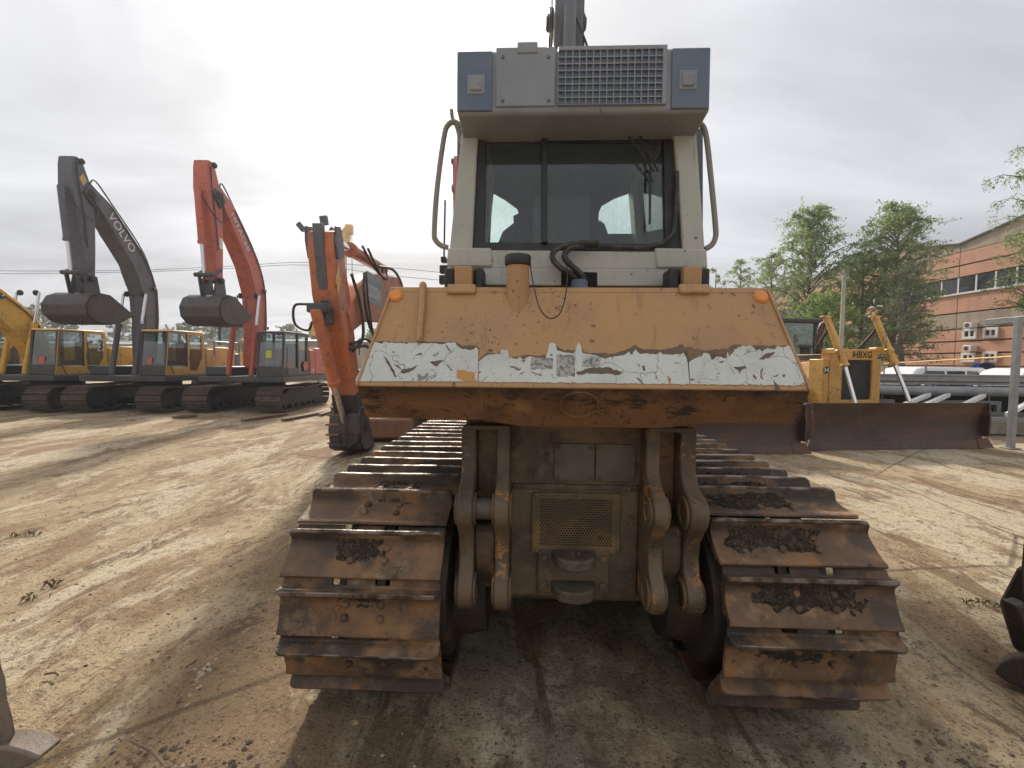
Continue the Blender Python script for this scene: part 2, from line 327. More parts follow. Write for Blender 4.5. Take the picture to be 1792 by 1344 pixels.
M['shoe'] = mat('track_shoe_steel', (0.135, 0.080, 0.044), 0.55, 0.05, layers=[
    dict(col=(0.25, 0.135, 0.060), scale=4.0, lo=0.42, hi=0.62, rough=0.7, detail=7),
    dict(col=(0.070, 0.045, 0.030), scale=3.1, lo=0.48, hi=0.60, off=(4, 2, 1), rough=0.5, detail=7),
    dict(col=(0.33, 0.225, 0.125), scale=5, lo=0.52, hi=0.70, fac=0.8, rough=0.9, detail=8, nrough=0.72),
    dict(col=(0.36, 0.145, 0.045), scale=8, lo=0.58, hi=0.68, fac=0.65, rough=0.8, nrough=0.72, detail=7),
    dict(col=(0.022, 0.017, 0.014), scale=9, lo=0.57, hi=0.66, fac=0.8, nrough=0.78, detail=8),
    dict(col=(0.030, 0.024, 0.019), scale=3.0, lo=0.42, hi=0.56, fac=0.8, axis=(1, -0.02, 0.03), off=(1, 7, 2), detail=7)], bump=((14, 0.35), (60, 0.35), (160, 0.3)), rnd=True)
M['edge'] = mat('polished_edge_steel', (0.21, 0.165, 0.13), 0.34, 0.65, layers=[dict(col=(0.07, 0.045, 0.03), scale=7, lo=0.42, hi=0.6, rough=0.6)], bump=(60, 0.3), rnd=True)
M['mud'] = mat('caked_soil', (0.055, 0.042, 0.031), 0.95, layers=[dict(col=(0.115, 0.085, 0.058), scale=26, lo=0.46, hi=0.62, nrough=0.75), dict(col=(0.03, 0.024, 0.019), scale=55, lo=0.52, hi=0.64), dict(col=(0.24, 0.20, 0.15), scale=90, lo=0.62, hi=0.70, fac=0.8, detail=2)], bump=((70, 0.8), (220, 0.5)), spec=0.2, rnd=True)
M['link'] = mat('track_link_steel', (0.04, 0.03, 0.024), 0.6, 0.3, layers=[dict(col=(0.09, 0.055, 0.03), scale=6, lo=0.5, hi=0.7)], bump=(40, 0.3))
M['steel'] = mat('grey_worn_steel', (0.12, 0.10, 0.078), 0.6, 0.2, layers=[dict(col=(0.085, 0.062, 0.042), scale=7, lo=0.42, hi=0.6, rough=0.7), dict(col=(0.30, 0.27, 0.23), scale=12, lo=0.6, hi=0.7, fac=0.7)], bump=(60, 0.2))
M['chrome'] = mat('chrome_rod', (0.75, 0.75, 0.76), 0.14, 1.0)
M['oldrod'] = mat('dull_rod', (0.42, 0.38, 0.33), 0.35, 0.7, layers=[dict(col=(0.2, 0.15, 0.1), scale=9, lo=0.5, hi=0.7)])
M['amber'] = mat('amber_reflector', (0.75, 0.24, 0.03), 0.2, layers=[dict(col=(0.60, 0.26, 0.06), scale=9, lo=0.4, hi=0.7)])
M['sticker'] = mat('white_sticker', (0.56, 0.58, 0.53), 0.45, layers=[
    dict(col=(0.49, 0.50, 0.45), scale=5, lo=0.4, hi=0.7),
    dict(col=(0.17, 0.15, 0.12), kind='crack', scale=6.0, lo=0.013, hi=0.004, fac=0.9, mask=dict(scale=5, lo=0.44, hi=0.5, off=(2, 2, 0))),
    dict(col=(0.22, 0.2, 0.16), kind='crack', scale=15, lo=0.018, hi=0.004, fac=0.7, mask=dict(scale=2.4, lo=0.5, hi=0.56, off=(7, 2, 3))),
    dict(col=(0.16, 0.11, 0.07), scale=16, lo=0.655, hi=0.68, fac=0.95, detail=4, dist=1.0),
    dict(col=(0.12, 0.10, 0.08), scale=70, lo=0.70, hi=0.73, fac=0.9, detail=2)], bump=(20, 0.05))
M['sticker_scuff'] = mat('scuffed_sticker', (0.36, 0.36, 0.32), 0.6, layers=[dict(col=(0.14, 0.13, 0.11), scale=60, lo=0.45, hi=0.6, stretch=(1, 1, 1)), dict(col=(0.5, 0.5, 0.46), scale=9, lo=0.5, hi=0.7)])
M['residue'] = mat('sticker_residue', (0.135, 0.10, 0.065), 0.75, layers=[dict(col=(0.24, 0.13, 0.06), scale=9, lo=0.5, hi=0.68), dict(col=(0.07, 0.05, 0.035), scale=22, lo=0.55, hi=0.7, stretch=(0.3, 1, 1))], bump=(50, 0.4))
M['tornpaint'] = mat('bare_ochre', (0.48, 0.24, 0.06), 0.5, layers=[dict(col=(0.3, 0.16, 0.06), scale=12, lo=0.5, hi=0.7)])
M['plate'] = mat('galvanised_cover', (0.115, 0.10, 0.068), 0.55, layers=[dict(col=(0.06, 0.05, 0.036), scale=5, lo=0.45, hi=0.7)], bump=(40, 0.1))
M['hole'] = mat('dark_hole', (0.008, 0.008, 0.008), 0.9)
def paint(name, c, dirt=0.5, rust=True, rough=0.42, scale=2.0):
    ly = [dict(col=tuple(x * 0.80 + 0.03 for x in c), scale=scale * 0.6, lo=0.35, hi=0.65), dict(col=tuple(x * 0.62 + 0.012 for x in c), scale=scale * 1.7, lo=0.48, hi=0.68, fac=0.7, detail=7, nrough=0.7),
          dict(col=(0.15, 0.115, 0.085), scale=scale * 1.6, lo=0.47, hi=0.75, fac=dirt, stretch=(1, 1, 0.35), rough=0.8, detail=7, nrough=0.72)]
    if rust: ly += [dict(col=(0.055, 0.036, 0.026), scale=scale * 6, lo=0.61, hi=0.66, fac=0.85, detail=6), dict(col=(0.05, 0.04, 0.035), scale=scale * 2.4, lo=0.63, hi=0.69, fac=0.7, stretch=(1, 1, 0.2), detail=7)]
    return mat(name, c, rough, layers=ly, bump=((30, 0.08), (4, 0.05)))
M['orange'] = paint('orange_paint', (0.56, 0.165, 0.065), 0.55); M['orange2'] = paint('hitachi_orange_paint', (0.56, 0.115, 0.06), 0.35)
M['yellow'] = paint('yellow_paint', (0.74, 0.43, 0.06), 0.3); M['yellow2'] = paint('pale_yellow_paint', (0.74, 0.44, 0.12), 0.25)
M['grey'] = paint('dark_grey_paint', (0.095, 0.10, 0.12), 0.22); M['black'] = paint('black_paint', (0.036, 0.039, 0.044), 0.4, False)
M['dozy'] = paint('dozer_yellow_paint', (0.68, 0.38, 0.08), 0.4, True, 0.42, 2.5)
M['bucket'] = mat('bucket_steel', (0.075, 0.068, 0.066), 0.6, 0.2, layers=[dict(col=(0.13, 0.085, 0.06), scale=3, lo=0.45, hi=0.7), dict(col=(0.04, 0.035, 0.033), scale=6, lo=0.5, hi=0.7)], bump=(20, 0.2))
M['blade'] = mat('rusty_blade_steel', (0.075, 0.046, 0.038), 0.42, 0.35, layers=[
    dict(col=(0.135, 0.072, 0.05), scale=1.6, lo=0.42, hi=0.65, stretch=(0.5, 1, 2), rough=0.6), dict(col=(0.055, 0.032, 0.028), scale=1.2, lo=0.5, hi=0.7, off=(3, 3, 3)),
    dict(col=(0.26, 0.17, 0.12), scale=9, lo=0.62, hi=0.72, fac=0.6, stretch=(2.2, 1, 0.35), rough=0.7)], bump=((12, 0.15), (80, 0.15)))
M['rustbox'] = mat('brown_rusty_bucket', (0.23, 0.115, 0.06), 0.6, layers=[dict(col=(0.15, 0.075, 0.042), scale=3, lo=0.45, hi=0.7), dict(col=(0.07, 0.04, 0.025), scale=14, lo=0.6, hi=0.7)], bump=(30, 0.2))
M['xtrack'] = mat('machine_track_steel', (0.085, 0.065, 0.055), 0.5, 0.3, layers=[dict(col=(0.155, 0.092, 0.066), scale=3, lo=0.45, hi=0.65), dict(col=(0.05, 0.042, 0.038), scale=7, lo=0.5, hi=0.7)], rnd=True, bump=(30, 0.2))
M['xframe'] = mat('undercarriage_black', (0.035, 0.033, 0.034), 0.7, layers=[dict(col=(0.085, 0.065, 0.05), scale=3, lo=0.5, hi=0.75)])
M['glass'] = glass_mat('machine_glass', (0.55, 0.66, 0.66), 0.10)
M['glass_cab'] = glass_mat('dozer_rear_glass', (0.93, 0.985, 0.97), 0.045, (0.30, 0.33, 0.34), 0.0, 60)
M['glass_dark'] = mat('dark_window_glass', (0.02, 0.025, 0.03), 0.06, spec=0.8)
M['white'] = mat('white_paint', (0.72, 0.72, 0.71), 0.35, layers=[dict(col=(0.6, 0.59, 0.57), scale=2, lo=0.5, hi=0.8)])
M['letter'] = mat('white_lettering', (0.62, 0.62, 0.62), 0.5); M['dletter'] = mat('dark_lettering', (0.03, 0.022, 0.018), 0.5)
M['redletter'] = mat('red_lettering', (0.55, 0.06, 0.03), 0.5); M['paper'] = mat('white_paper', (0.75, 0.75, 0.73), 0.7)
M['greensheet'] = mat('yellow_green_sheet', (0.55, 0.66, 0.10), 0.7); M['redsheet'] = mat('orange_sheet', (0.62, 0.15, 0.08), 0.7)
M['galv'] = mat('galvanised_steel', (0.27, 0.28, 0.285), 0.5, 0.3, layers=[dict(col=(0.20, 0.21, 0.22), scale=3, lo=0.4, hi=0.7), dict(col=(0.22, 0.20, 0.17), scale=8, lo=0.6, hi=0.75, fac=0.6)])
M['concrete'] = mat('concrete', (0.40, 0.37, 0.30), 0.85, layers=[dict(col=(0.26, 0.235, 0.185), scale=2.5, lo=0.45, hi=0.7), dict(col=(0.15, 0.13, 0.10), scale=7, lo=0.6, hi=0.8, fac=0.7)], bump=(20, 0.3))
M['wood'] = mat('weathered_timber', (0.20, 0.135, 0.08), 0.8, layers=[dict(col=(0.11, 0.07, 0.04), scale=4, lo=0.4, hi=0.7, stretch=(0.3, 6, 6))], bump=(20, 0.3))

# ================================================================== GROUND
def gz(x, y):
    # gentle relief of packed mud over slabs, flat under the machines
    n = mnoise.noise(V((x * 0.9, y * 0.35, 0.3))) * 0.018 + mnoise.noise(V((x * 3.1, y * 1.3, 4.2))) * 0.013 + mnoise.noise(V((x * 8, y * 5, 1.2))) * 0.008
    dip = max(0.0, 1 - max(0.0, math.hypot((x - 0.4) / 1.15, (y - 3.6) / 1.5) - 1.6) / 1.2)
    return n * 1.5 - 0.055 * min(1.0, dip) ** 1.5
def ground_mesh():
    vs = []; fs = []
    def axis(lo, hi, fine_lo, fine_hi, step, grow=1.28):
        a = []; t = fine_lo
        while t < fine_hi: a.append(t); t += step
        a.append(fine_hi); s = step; t = fine_hi
        while t < hi: s *= grow; t += s; a.append(min(t, hi))
        s = step; t = fine_lo; pre = []
        while t > lo: s *= grow; t -= s; pre.append(max(t, lo))
        return pre[::-1] + a
    xs = axis(-1200, 1200, -4.2, 4.6, 0.045); ys = axis(-300, 1800, 0.9, 6.0, 0.045)
    nx = len(xs)
    for y in ys:
        for x in xs:
            d = max(0.0, math.hypot(x, y - 4) - 14); k = max(0.0, 1 - d / 40)
            vs.append((x, y, gz(x, y) * k - 0.012))
    for j in range(len(ys) - 1):
        for i in range(nx - 1): a = j * nx + i; fs.append((a, a + 1, a + 1 + nx, a + nx))
    me = bpy.data.meshes.new('ground'); me.from_pydata(vs, [], fs); me.update()
    me.polygons.foreach_set('use_smooth', [True] * len(fs)); return me
M['ground'] = mat('muddy_concrete_yard', (0.47, 0.36, 0.22), 0.9, layers=[
    dict(col=(0.32, 0.215, 0.12), scale=0.8, lo=0.44, hi=0.58, stretch=(1.4, 0.5, 1), nrough=0.72, dist=0.8, detail=6),
    dict(col=(0.60, 0.50, 0.345), scale=0.6, lo=0.50, hi=0.56, stretch=(1.3, 0.55, 1), nrough=0.76, fac=0.9, off=(4, 1, 0), detail=6, dist=0.4),
    dict(col=(0.21, 0.135, 0.074), scale=1.0, lo=0.555, hi=0.62, stretch=(1.9, 0.34, 1), nrough=0.76, dist=0.9, fac=0.85, off=(9, 5, 0), detail=6),
    dict(col=(0.13, 0.085, 0.05), scale=1.7, lo=0.575, hi=0.64, stretch=(1.4, 0.6, 1), fac=0.8, nrough=0.8, detail=6, dist=0.5),
    dict(col=(0.68, 0.60, 0.46), scale=1.8, lo=0.62, hi=0.66, stretch=(1.5, 0.9, 1), fac=0.8, nrough=0.8, off=(2, 8, 0), detail=6),
    dict(col=(0.17, 0.115, 0.07), scale=9, lo=0.50, hi=0.64, fac=0.65, nrough=0.82, detail=5),
    dict(col=(0.085, 0.058, 0.038), scale=1.3, lo=0.36, hi=0.56, fac=0.6, blob=(0.35, 1.9, 2.3, 1.9), nrough=0.75, detail=6),  # dark soil around the bulldozer's rear, also painted in to deepen its shade
    dict(col=(0.07, 0.05, 0.033), scale=48, lo=0.56, hi=0.66, fac=0.75, detail=3),
    dict(col=(0.60, 0.56, 0.47), scale=60, lo=0.66, hi=0.71, fac=0.8, detail=3),
    dict(col=(0.09, 0.06, 0.038), kind='crack', scale=0.2, lo=0.005, hi=0.001, fac=0.6)], bump=((6, 0.7), (26, 1.0), (110, 0.9)), spec=0.25)
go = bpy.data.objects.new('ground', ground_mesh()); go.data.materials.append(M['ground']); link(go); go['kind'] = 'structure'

# ================================================================== THE BULLDOZER (seen from behind)
YAW = R(2.1); DX, DY = 0.344, 2.053
dz = empty('bulldozer', (DX, DY, 0), -YAW)
tag(dz, 'large ochre bulldozer seen from behind with cream cab and torn white strip', 'bulldozer')
_c, _s = math.cos(YAW), math.sin(YAW)
def L(px, py, yl):
    d = ray(px, py); t = (yl - (-_s * DX - _c * DY)) / (_s * d.x + _c * d.y)
    return V((_c * (d.x * t - DX) - _s * (d.y * t - DY), yl, HC + d.z * t))

# ---- tracks
RP = 0.455; LT = 13 * 0.225; NSH = 38; P = (2 * LT + 2 * math.pi * RP) / NSH; CZ = 0.548; CY0 = 0.597
def track_pos(s):
    # path: top run rear->front (t=+y), front wrap, bottom run, rear wrap; s in metres
    per = 2 * LT + 2 * math.pi * RP; s %= per
    if s < LT: return V((0, CY0 + s, CZ + RP)), V((0, 1, 0)), V((0, 0, 1))
    s -= LT
    if s < math.pi * RP:
        a = s / RP; n = V((0, math.sin(a), math.cos(a))); return V((0, CY0 + LT, CZ)) + n * RP, V((0, math.cos(a), -math.sin(a))), n
    s -= math.pi * RP
    if s < LT: return V((0, CY0 + LT - s, CZ - RP)), V((0, -1, 0)), V((0, 0, -1))
    s -= LT; a = s / RP; n = V((0, -math.sin(a), -math.cos(a)))
    return V((0, CY0, CZ)) + n * RP, V((0, -math.cos(a), math.sin(a))), n
def make_shoe(w=0.80, seed=0):
    rs = random.Random(seed); hw = w / 2
    xs = [-hw, -hw + 0.006, -hw + 0.02, -hw + 0.045] + [(-hw + 0.045) + (w - 0.09) * k / 15 for k in range(1, 15)] + [hw - 0.045, hw - 0.02, hw - 0.006, hw]
    secs = []
    for x in xs:
        e = hw - abs(x); drop = 0.020 * max(0, 1 - e / 0.03) ** 2
        j = 0.0016 * math.sin(x * 9 + seed * 2) + rs.uniform(-0.0006, 0.0006); j2 = rs.uniform(-0.0008, 0.0008)
        tipz = 0.142 - drop + j
        prof = [(0.082, 0.056), (0.082, 0.068), (0.072, 0.076), (0.066, tipz - 0.004), (0.061 + j2, tipz), (0.047 + j2, tipz - 0.002), (0.042, tipz - 0.010), (0.033, 0.090), (0.020, 0.077), (-0.02, 0.072), (-0.088, 0.072), (-0.118, 0.076 + j), (-0.140, 0.084 + j), (-0.153, 0.081 + j), (-0.157, 0.070), (-0.144, 0.056), (-0.09, 0.048)]
        secs.append([V((x, t, n)) for t, n in prof])
    b = MB(); b.loft(secs)
    for x0, x1 in ((-hw + 0.004, -0.145), (-0.070, 0.070), (0.145, hw - 0.004)):
        q = [(0.078, 0.052), (0.078, 0.0665), (0.106, 0.0645), (0.117, 0.060), (0.117, 0.052)]
        b.prism([V((x0, t, n)) for t, n in q], (x1 - x0, 0, 0))
    me = b.mesh('track_shoe', M['shoe'], 42); me.materials.append(M['edge'])
    n = len(secs[0])
    for p in me.polygons:
        cz = p.center
        if cz.z > 0.134 and 0.04 < cz.y < 0.068: p.material_index = 1
    return me
shoe_me = [make_shoe(seed=k) for k in range(4)]
bb = MB(); bb.lathe((0, 0, 0), (0, 0, 1), [(-0.01, 0.019), (0.008, 0.0195), (0.014, 0.016), (0.017, 0.009), (0.0175, 0.0)], 10)
bolt_me = bb.mesh('bolt', M['shoe'], 50)
def mud_mesh(seed, x0, x1, t0, t1, h):
    rs = random.Random(seed); nx = int((x1 - x0) / 0.009); nt = int((t1 - t0) / 0.008); vs = []; fs = []
    off = V((seed * 7.3, seed * 3.1, 0)); rs_c = rs.uniform(-2, 2)
    for j in range(nt + 1):
        for i in range(nx + 1):
            u = i / nx; w = j / nt; x = x0 + (x1 - x0) * u; t = t0 + (t1 - t0) * w
            m = 1.15 - (abs(u - 0.5) * 2) ** 3 * 1.2 - max(0.0, 0.45 - w) * 1.9 - 0.35 * rs_c * (u - 0.5)
            q = mnoise.noise(V((x * 5, t * 8, 0)) + off) * 0.85 + mnoise.noise(V((x * 17, t * 17, 3)) + off) * 0.4 + mnoise.noise(V((x * 40, t * 40, 3)) + off) * 0.2 - 0.22
            z = 0.066 + h * max(-0.6, (m - 0.42 + q)) + mnoise.noise(V((x * 95, t * 95, 1)) + off) * 0.006 + max(0, mnoise.noise(V((x * 40, t * 40, 8)) + off)) * 0.012
            if t > 0.012: z += (t - 0.012) * 1.0 * max(0, min(1, m))
            vs.append((x, t, min(z, 0.150)))
    for j in range(nt):
        for i in range(nx): a = j * (nx + 1) + i; fs.append((a, a + 1, a + nx + 2, a + nx + 1))
    me = bpy.data.meshes.new('caked_mud'); me.from_pydata(vs, [], fs); me.update(); me.materials.append(M['mud'])
    me.polygons.foreach_set('use_smooth', [True] * len(fs)); return me
def chain_mesh():
    b = MB()
    for k in range(NSH):
        p, t, n = track_pos(k * P + 0.1)
        for sx in (-1, 1):
            for dx_ in (0.085,):
                q = [(-0.135, -0.045), (-0.10, -0.06), (0.10, -0.06), (0.135, -0.045), (0.135, 0.03), (0.09, 0.056), (-0.09, 0.056), (-0.135, 0.03)]
                x0 = sx * dx_ - 0.022 + 0.010 * sx
                b.prism([V((x0, 0, 0)) + p + t * a + n * c for a, c in q], (0.044, 0, 0))
        b.cyl(p + V((-0.13, 0, 0)) + t * (P / 2), p + V((0.13, 0, 0)) + t * (P / 2), 0.028, n=8)
    return b
GAUGE = 1.09
tip_t = 0.054
muds = {}
for side, sx, phase in (('L', -1, -12.3), ('R', 1, -1.0)):
    cx = sx * GAUGE
    # find arc position so a grouser tip sits at the given angle above the rear horizontal
    base = 2 * LT + math.pi * RP + RP * (math.pi / 2 + R(phase)) - tip_t * RP / (RP + 0.14)
    for k in range(NSH):
        s = base + k * P; p, t, n = track_pos(s)
        me = shoe_me[(k * 3 + (sx > 0)) % 4]
        o = bpy.data.objects.new('track_shoe', me); link(o, dz)
        jit = random.uniform(-0.006, 0.006)
        o.matrix_local = Matrix(((1, t.x, n.x, cx + jit), (0, t.y, n.y, p.y), (0, t.z, n.z, p.z), (0, 0, 0, 1)))
        front_hidden = n.z < -0.9 or n.y > 0.3
        if not front_hidden:
            for bx in (-0.088, 0.088):
                for bt in (-0.004, -0.068):
                    bo = bpy.data.objects.new('bolt', bolt_me); link(bo, o); bo.location = (bx + 0.02, bt, 0.073); bo.rotation_euler = (0, 0, random.uniform(0, 1))
            # packed soil on the shoes
            rear = n.y < -0.2; mm = None
            if sx > 0:
                if n.z > 0.35: mm = (20 + k, -0.41, 0.30 if n.z < 0.95 else random.uniform(0.22, 0.39), -0.120, 0.036, 0.034)
                elif rear and n.z > -0.8: mm = (20 + k, -0.34, 0.38, -0.085, 0.036, 0.016)
            else:
                if 0.3 < n.z < 0.9: mm = (50 + k, -0.28, 0.20, -0.105, 0.034, 0.024)
                elif n.z >= 0.9 and k % 2 == 0: mm = (50 + k, -0.16, 0.30, -0.07, 0.036, 0.022)
                elif rear and n.z > -0.6: mm = (50 + k, -0.2, 0.18, -0.02, 0.036, 0.009)
                elif rear: mm = (50 + k, -0.3, 0.12, -0.01, 0.036, 0.008)
            if mm:
                mo = bpy.data.objects.new('caked_mud', mud_mesh(*mm)); link(mo, o)
    ch = chain_mesh(); ch.v = [(x + cx, y, z) for x, y, z in ch.v]; ch.build('track_chain', M['link'], dz)
    # sprocket with teeth, idler, roller frame, final drive
    b = MB(); cpt = V((cx, CY0, CZ)); nt_ = 12; outer = []
    for k in range(nt_ * 4):
        a = 2 * math.pi * k / (nt_ * 4); r_ = (0.40, 0.445, 0.445, 0.40)[k % 4]; outer.append(cpt + V((-0.035, r_ * math.sin(a), r_ * math.cos(a))))
    b.prism(outer, (0.07, 0, 0)); b.build('sprocket', M['link'], dz)
    b = MB(); b.lathe((cx, CY0 + LT, CZ), (1, 0, 0), [(-0.07, 0.1), (-0.07, 0.36), (-0.05, 0.365), (-0.04, 0.40), (0.04, 0.40), (0.05, 0.365), (0.07, 0.36), (0.07, 0.1)], 28); b.build('idler', M['link'], dz)
    b = MB(); b.box2((cx - 0.13, CY0 + 0.35, 0.33), (cx + 0.13, CY0 + LT - 0.3, 0.72)); b.build('track_frame', M['frame'], dz, 0.02)
    for k in range(6):
        b = MB(); b.lathe((cx, CY0 + 0.42 + k * 0.42, 0.285), (1, 0, 0), [(-0.12, 0.07), (-0.11, 0.115), (-0.06, 0.10), (0.06, 0.10), (0.11, 0.115), (0.12, 0.07)], 16); b.build('track_roller', M['link'], dz)
    b = MB(); x0 = cx - sx * 0.47
    b.lathe((cx, CY0, CZ), (-sx, 0, 0), [(0.04, 0.30), (0.10, 0.36), (0.22, 0.39), (0.38, 0.41), (0.405, 0.40), (0.43, 0.31), (0.60, 0.28)], 36); b.build('final_drive', M['link'], dz)

# ---- tank with sloped rear panel
TB = (0.0, 1.734, 1.035); TT = (0.25, 2.222, 0.951); TTO = -0.029
pn = V((0, -(TT[1] - TB[1]), TT[0] - TB[0])).normalized()          # panel normal (towards the rear and up)
b = MB()
prof = [(0.02, 1.734), (0.262, 2.208), (0.50, 2.208), (1.6, 2.15), (1.6, 1.55), (0.14, 1.565)]
hwid = [1.03, 0.946, 0.93, 0.93, 1.03, 1.035]
n = len(prof)
offx = [-0.037, -0.029, -0.029, -0.029, -0.035, -0.035]
vs = [V((offx[i] - hwid[i], prof[i][0], prof[i][1])) for i in range(n)] + [V((offx[i] + hwid[i], prof[i][0], prof[i][1])) for i in range(n)]
b.add(vs, [tuple(range(n)), tuple(range(2 * n - 1, n - 1, -1))] + [(i, i + n, (i + 1) % n + n, (i + 1) % n) for i in range(n)])
b.build('tank', M['tank'], dz, 0.01)
def PAN(px, py, off=0.0):
    # pixel -> point on the sloped rear panel (dozer local), lifted along the normal
    o = V((_c * (-DX) - _s * (-DY), -_s * DX - _c * DY, HC)); d = ray(px, py); dl = V((_c * d.x - _s * d.y, _s * d.x + _c * d.y, d.z))
    p0 = V((0, TB[0], TB[1])); t = (p0 - o).dot(pn) / dl.dot(pn); return o + dl * t + pn * off
# raised rear sheet with rolled edges
b = MB(); b.prism([V((-TB[2] - 0.037, TB[0], TB[1])), V((TB[2] - 0.037, TB[0], TB[1])), V((TT[2] - 0.029, TT[0], TT[1])), V((-TT[2] - 0.029, TT[0], TT[1]))], -pn * 0.02)
b.build('rear_panel', M['tank'], dz, 0.006)
ed = MB(); q = 0.018
for sgn in (-1, 1):
    a0 = V((sgn * (TB[2] - 0.008) - 0.037, TB[0], TB[1])) + pn * 0.003; a1 = V((sgn * (TT[2] - 0.008) - 0.029, TT[0], TT[1])) + pn * 0.003
    ed.bar(a0, a1, 0.013, 0.012, pn)
ed.bar(V((-TT[2] - 0.029, TT[0], TT[1] - 0.008)) + pn * 0.002, V((TT[2] - 0.029, TT[0], TT[1] - 0.008)) + pn * 0.002, 0.030, 0.008, pn)
ed.build('panel_edge', M['tank'], dz, 0.003)
# lower panel under the overhanging edge
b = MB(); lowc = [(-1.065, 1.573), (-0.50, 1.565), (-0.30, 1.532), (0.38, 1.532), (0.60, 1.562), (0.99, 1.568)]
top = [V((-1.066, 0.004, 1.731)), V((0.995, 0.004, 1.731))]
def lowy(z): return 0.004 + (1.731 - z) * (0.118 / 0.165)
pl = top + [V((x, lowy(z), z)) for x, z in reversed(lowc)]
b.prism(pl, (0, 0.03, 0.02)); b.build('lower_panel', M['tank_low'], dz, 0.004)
b = MB(); cR = L(1013, 707, lowy(1.645)); ln = V((0, -0.165, -0.118)).normalized(); lu = V((1, 0, 0)).cross(ln)
loop = [V((cR.x, lowy(cR.z), cR.z)) + V((1, 0, 0)) * (0.088 * math.cos(a)) + lu * (0.075 * math.sin(a)) + ln * 0.004 for a in [2 * math.pi * k / 28 for k in range(29)]]
b.tube(loop, 0.008, 6); b.build('weld_ring', M['tank_low'], dz)
# ---- torn white reflective strip: ragged sheets traced over the panel
def ragged(pts, amp, step, off, seed):
    rs = random.Random(seed); out = []
    for i in range(len(pts)):
        a = V((*pts[i], 0)); c = V((*pts[(i + 1) % len(pts)], 0)); m = max(1, int((c - a).length / step)) if (i < len(pts) and amp) else 1
        flat = abs(a.y - c.y) < 1.2 and a.y > 660 or abs(a.x - c.x) < 4
        for k in range(m):
            q_ = a.lerp(c, k / m); am = 0 if (flat or k == 0) else amp
            out.append(PAN(q_.x + rs.uniform(-am, am), q_.y + rs.uniform(-am, am), off))
    return out
strips = [
 [(655, 599), (668, 602), (672, 599), (690, 601), (700, 600), (712, 603), (716, 600), (745, 601), (757, 601), (775, 603), (783, 600), (797, 600), (800, 606), (810, 612), (825, 613), (833, 608), (837, 612), (836, 668), (622, 667.5), (640, 625)],
 [(838, 668.5), (838, 634), (848, 625), (857, 621), (876, 620), (877, 613), (889, 613), (890, 621), (898, 628), (905, 629), (910, 625), (915, 630), (928, 624), (937, 628), (955, 627), (960, 605), (964, 600), (970, 601), (975, 614), (990, 618), (1004, 619), (1010, 603), (1013, 600), (1018, 610), (1019, 619), (1040, 622), (1058, 628), (1075, 624), (1092, 622), (1100, 616), (1106, 622), (1112, 612), (1120, 620), (1150, 620), (1155, 616), (1160, 621), (1190, 621), (1196, 618), (1203, 634), (1206, 673)],
 [(1208, 673), (1205, 636), (1215, 628), (1228, 624), (1231, 618), (1241, 620), (1245, 631), (1254, 624), (1262, 625), (1270, 628), (1273, 616), (1276, 625), (1285, 612), (1296, 606), (1315, 606), (1322, 614), (1328, 612), (1334, 616), (1342, 609), (1355, 612), (1360, 606), (1372, 608), (1380, 605), (1386, 609), (1398, 640), (1408, 672), (1406, 675)]]
resid = [
 [(650, 604), (660, 597), (712, 599), (745, 598), (790, 598), (803, 601), (812, 606), (830, 604), (839, 609), (836, 640), (645, 640)],
 [(838, 650), (838, 630), (850, 618), (880, 618), (900, 624), (930, 621), (955, 622), (962, 602), (972, 603), (985, 612), (1005, 613), (1015, 604), (1022, 615), (1045, 619), (1075, 619), (1098, 611), (1111, 603), (1125, 611), (1160, 612), (1185, 607), (1195, 602), (1204, 620), (1206, 650)],
 [(1204, 660), (1199, 607), (1215, 611), (1240, 613), (1275, 610), (1285, 603), (1296, 603), (1318, 604), (1345, 606), (1372, 604), (1388, 606), (1398, 640), (1385, 650)]]
tears = [[(701, 650), (708, 646), (722, 644), (730, 639), (727, 645), (716, 652), (706, 655)], [(752, 634), (778, 630), (764, 642)], [(781, 637), (792, 648), (789, 650)], [(780, 603), (788, 612), (789, 618), (784, 612)],
 [(890, 641), (903, 641), (897, 645)], [(1327, 629), (1340, 619), (1356, 617), (1352, 622), (1344, 628), (1340, 627), (1336, 630)], [(1283, 643), (1303, 641), (1306, 645), (1297, 648), (1294, 654), (1291, 648)], [(1317, 655), (1324, 662), (1322, 665), (1317, 660)], [(1352, 660), (1362, 654), (1359, 660)], [(1368, 656), (1374, 656), (1371, 662)],
 [(1123, 641), (1127, 640), (1129, 648), (1126, 651)], [(1178, 634), (1191, 635), (1184, 637)], [(1257, 634), (1268, 632), (1263, 636)], [(1207, 663), (1216, 664), (1210, 667)], [(688, 636), (697, 644), (706, 650), (698, 640)], [(670, 620), (682, 634), (695, 660), (690, 660), (680, 640)], [(1352, 665), (1360, 674), (1366, 684), (1358, 684)], [(725, 622), (738, 618), (739, 621)]]
for i, (st, rsd) in enumerate(zip(strips, resid)):
    b = MB(); b.prism(ragged(rsd, 1.6, 5, 0.0014, i + 30), -pn * 0.001); b.build('strip_residue', M['residue'], dz)
    b = MB(); b.prism(ragged(st, 1.0, 4, 0.0032, i), -pn * 0.0012); so = b.build('reflective_strip', M['sticker'], dz)
    so['label'] = 'torn and cracked white reflective strip'
for i, tr in enumerate(tears):
    b = MB(); b.prism(ragged(tr, 0.8, 4, 0.0042, i + 60), -pn * 0.0006); b.build('tear', M['residue'], dz)
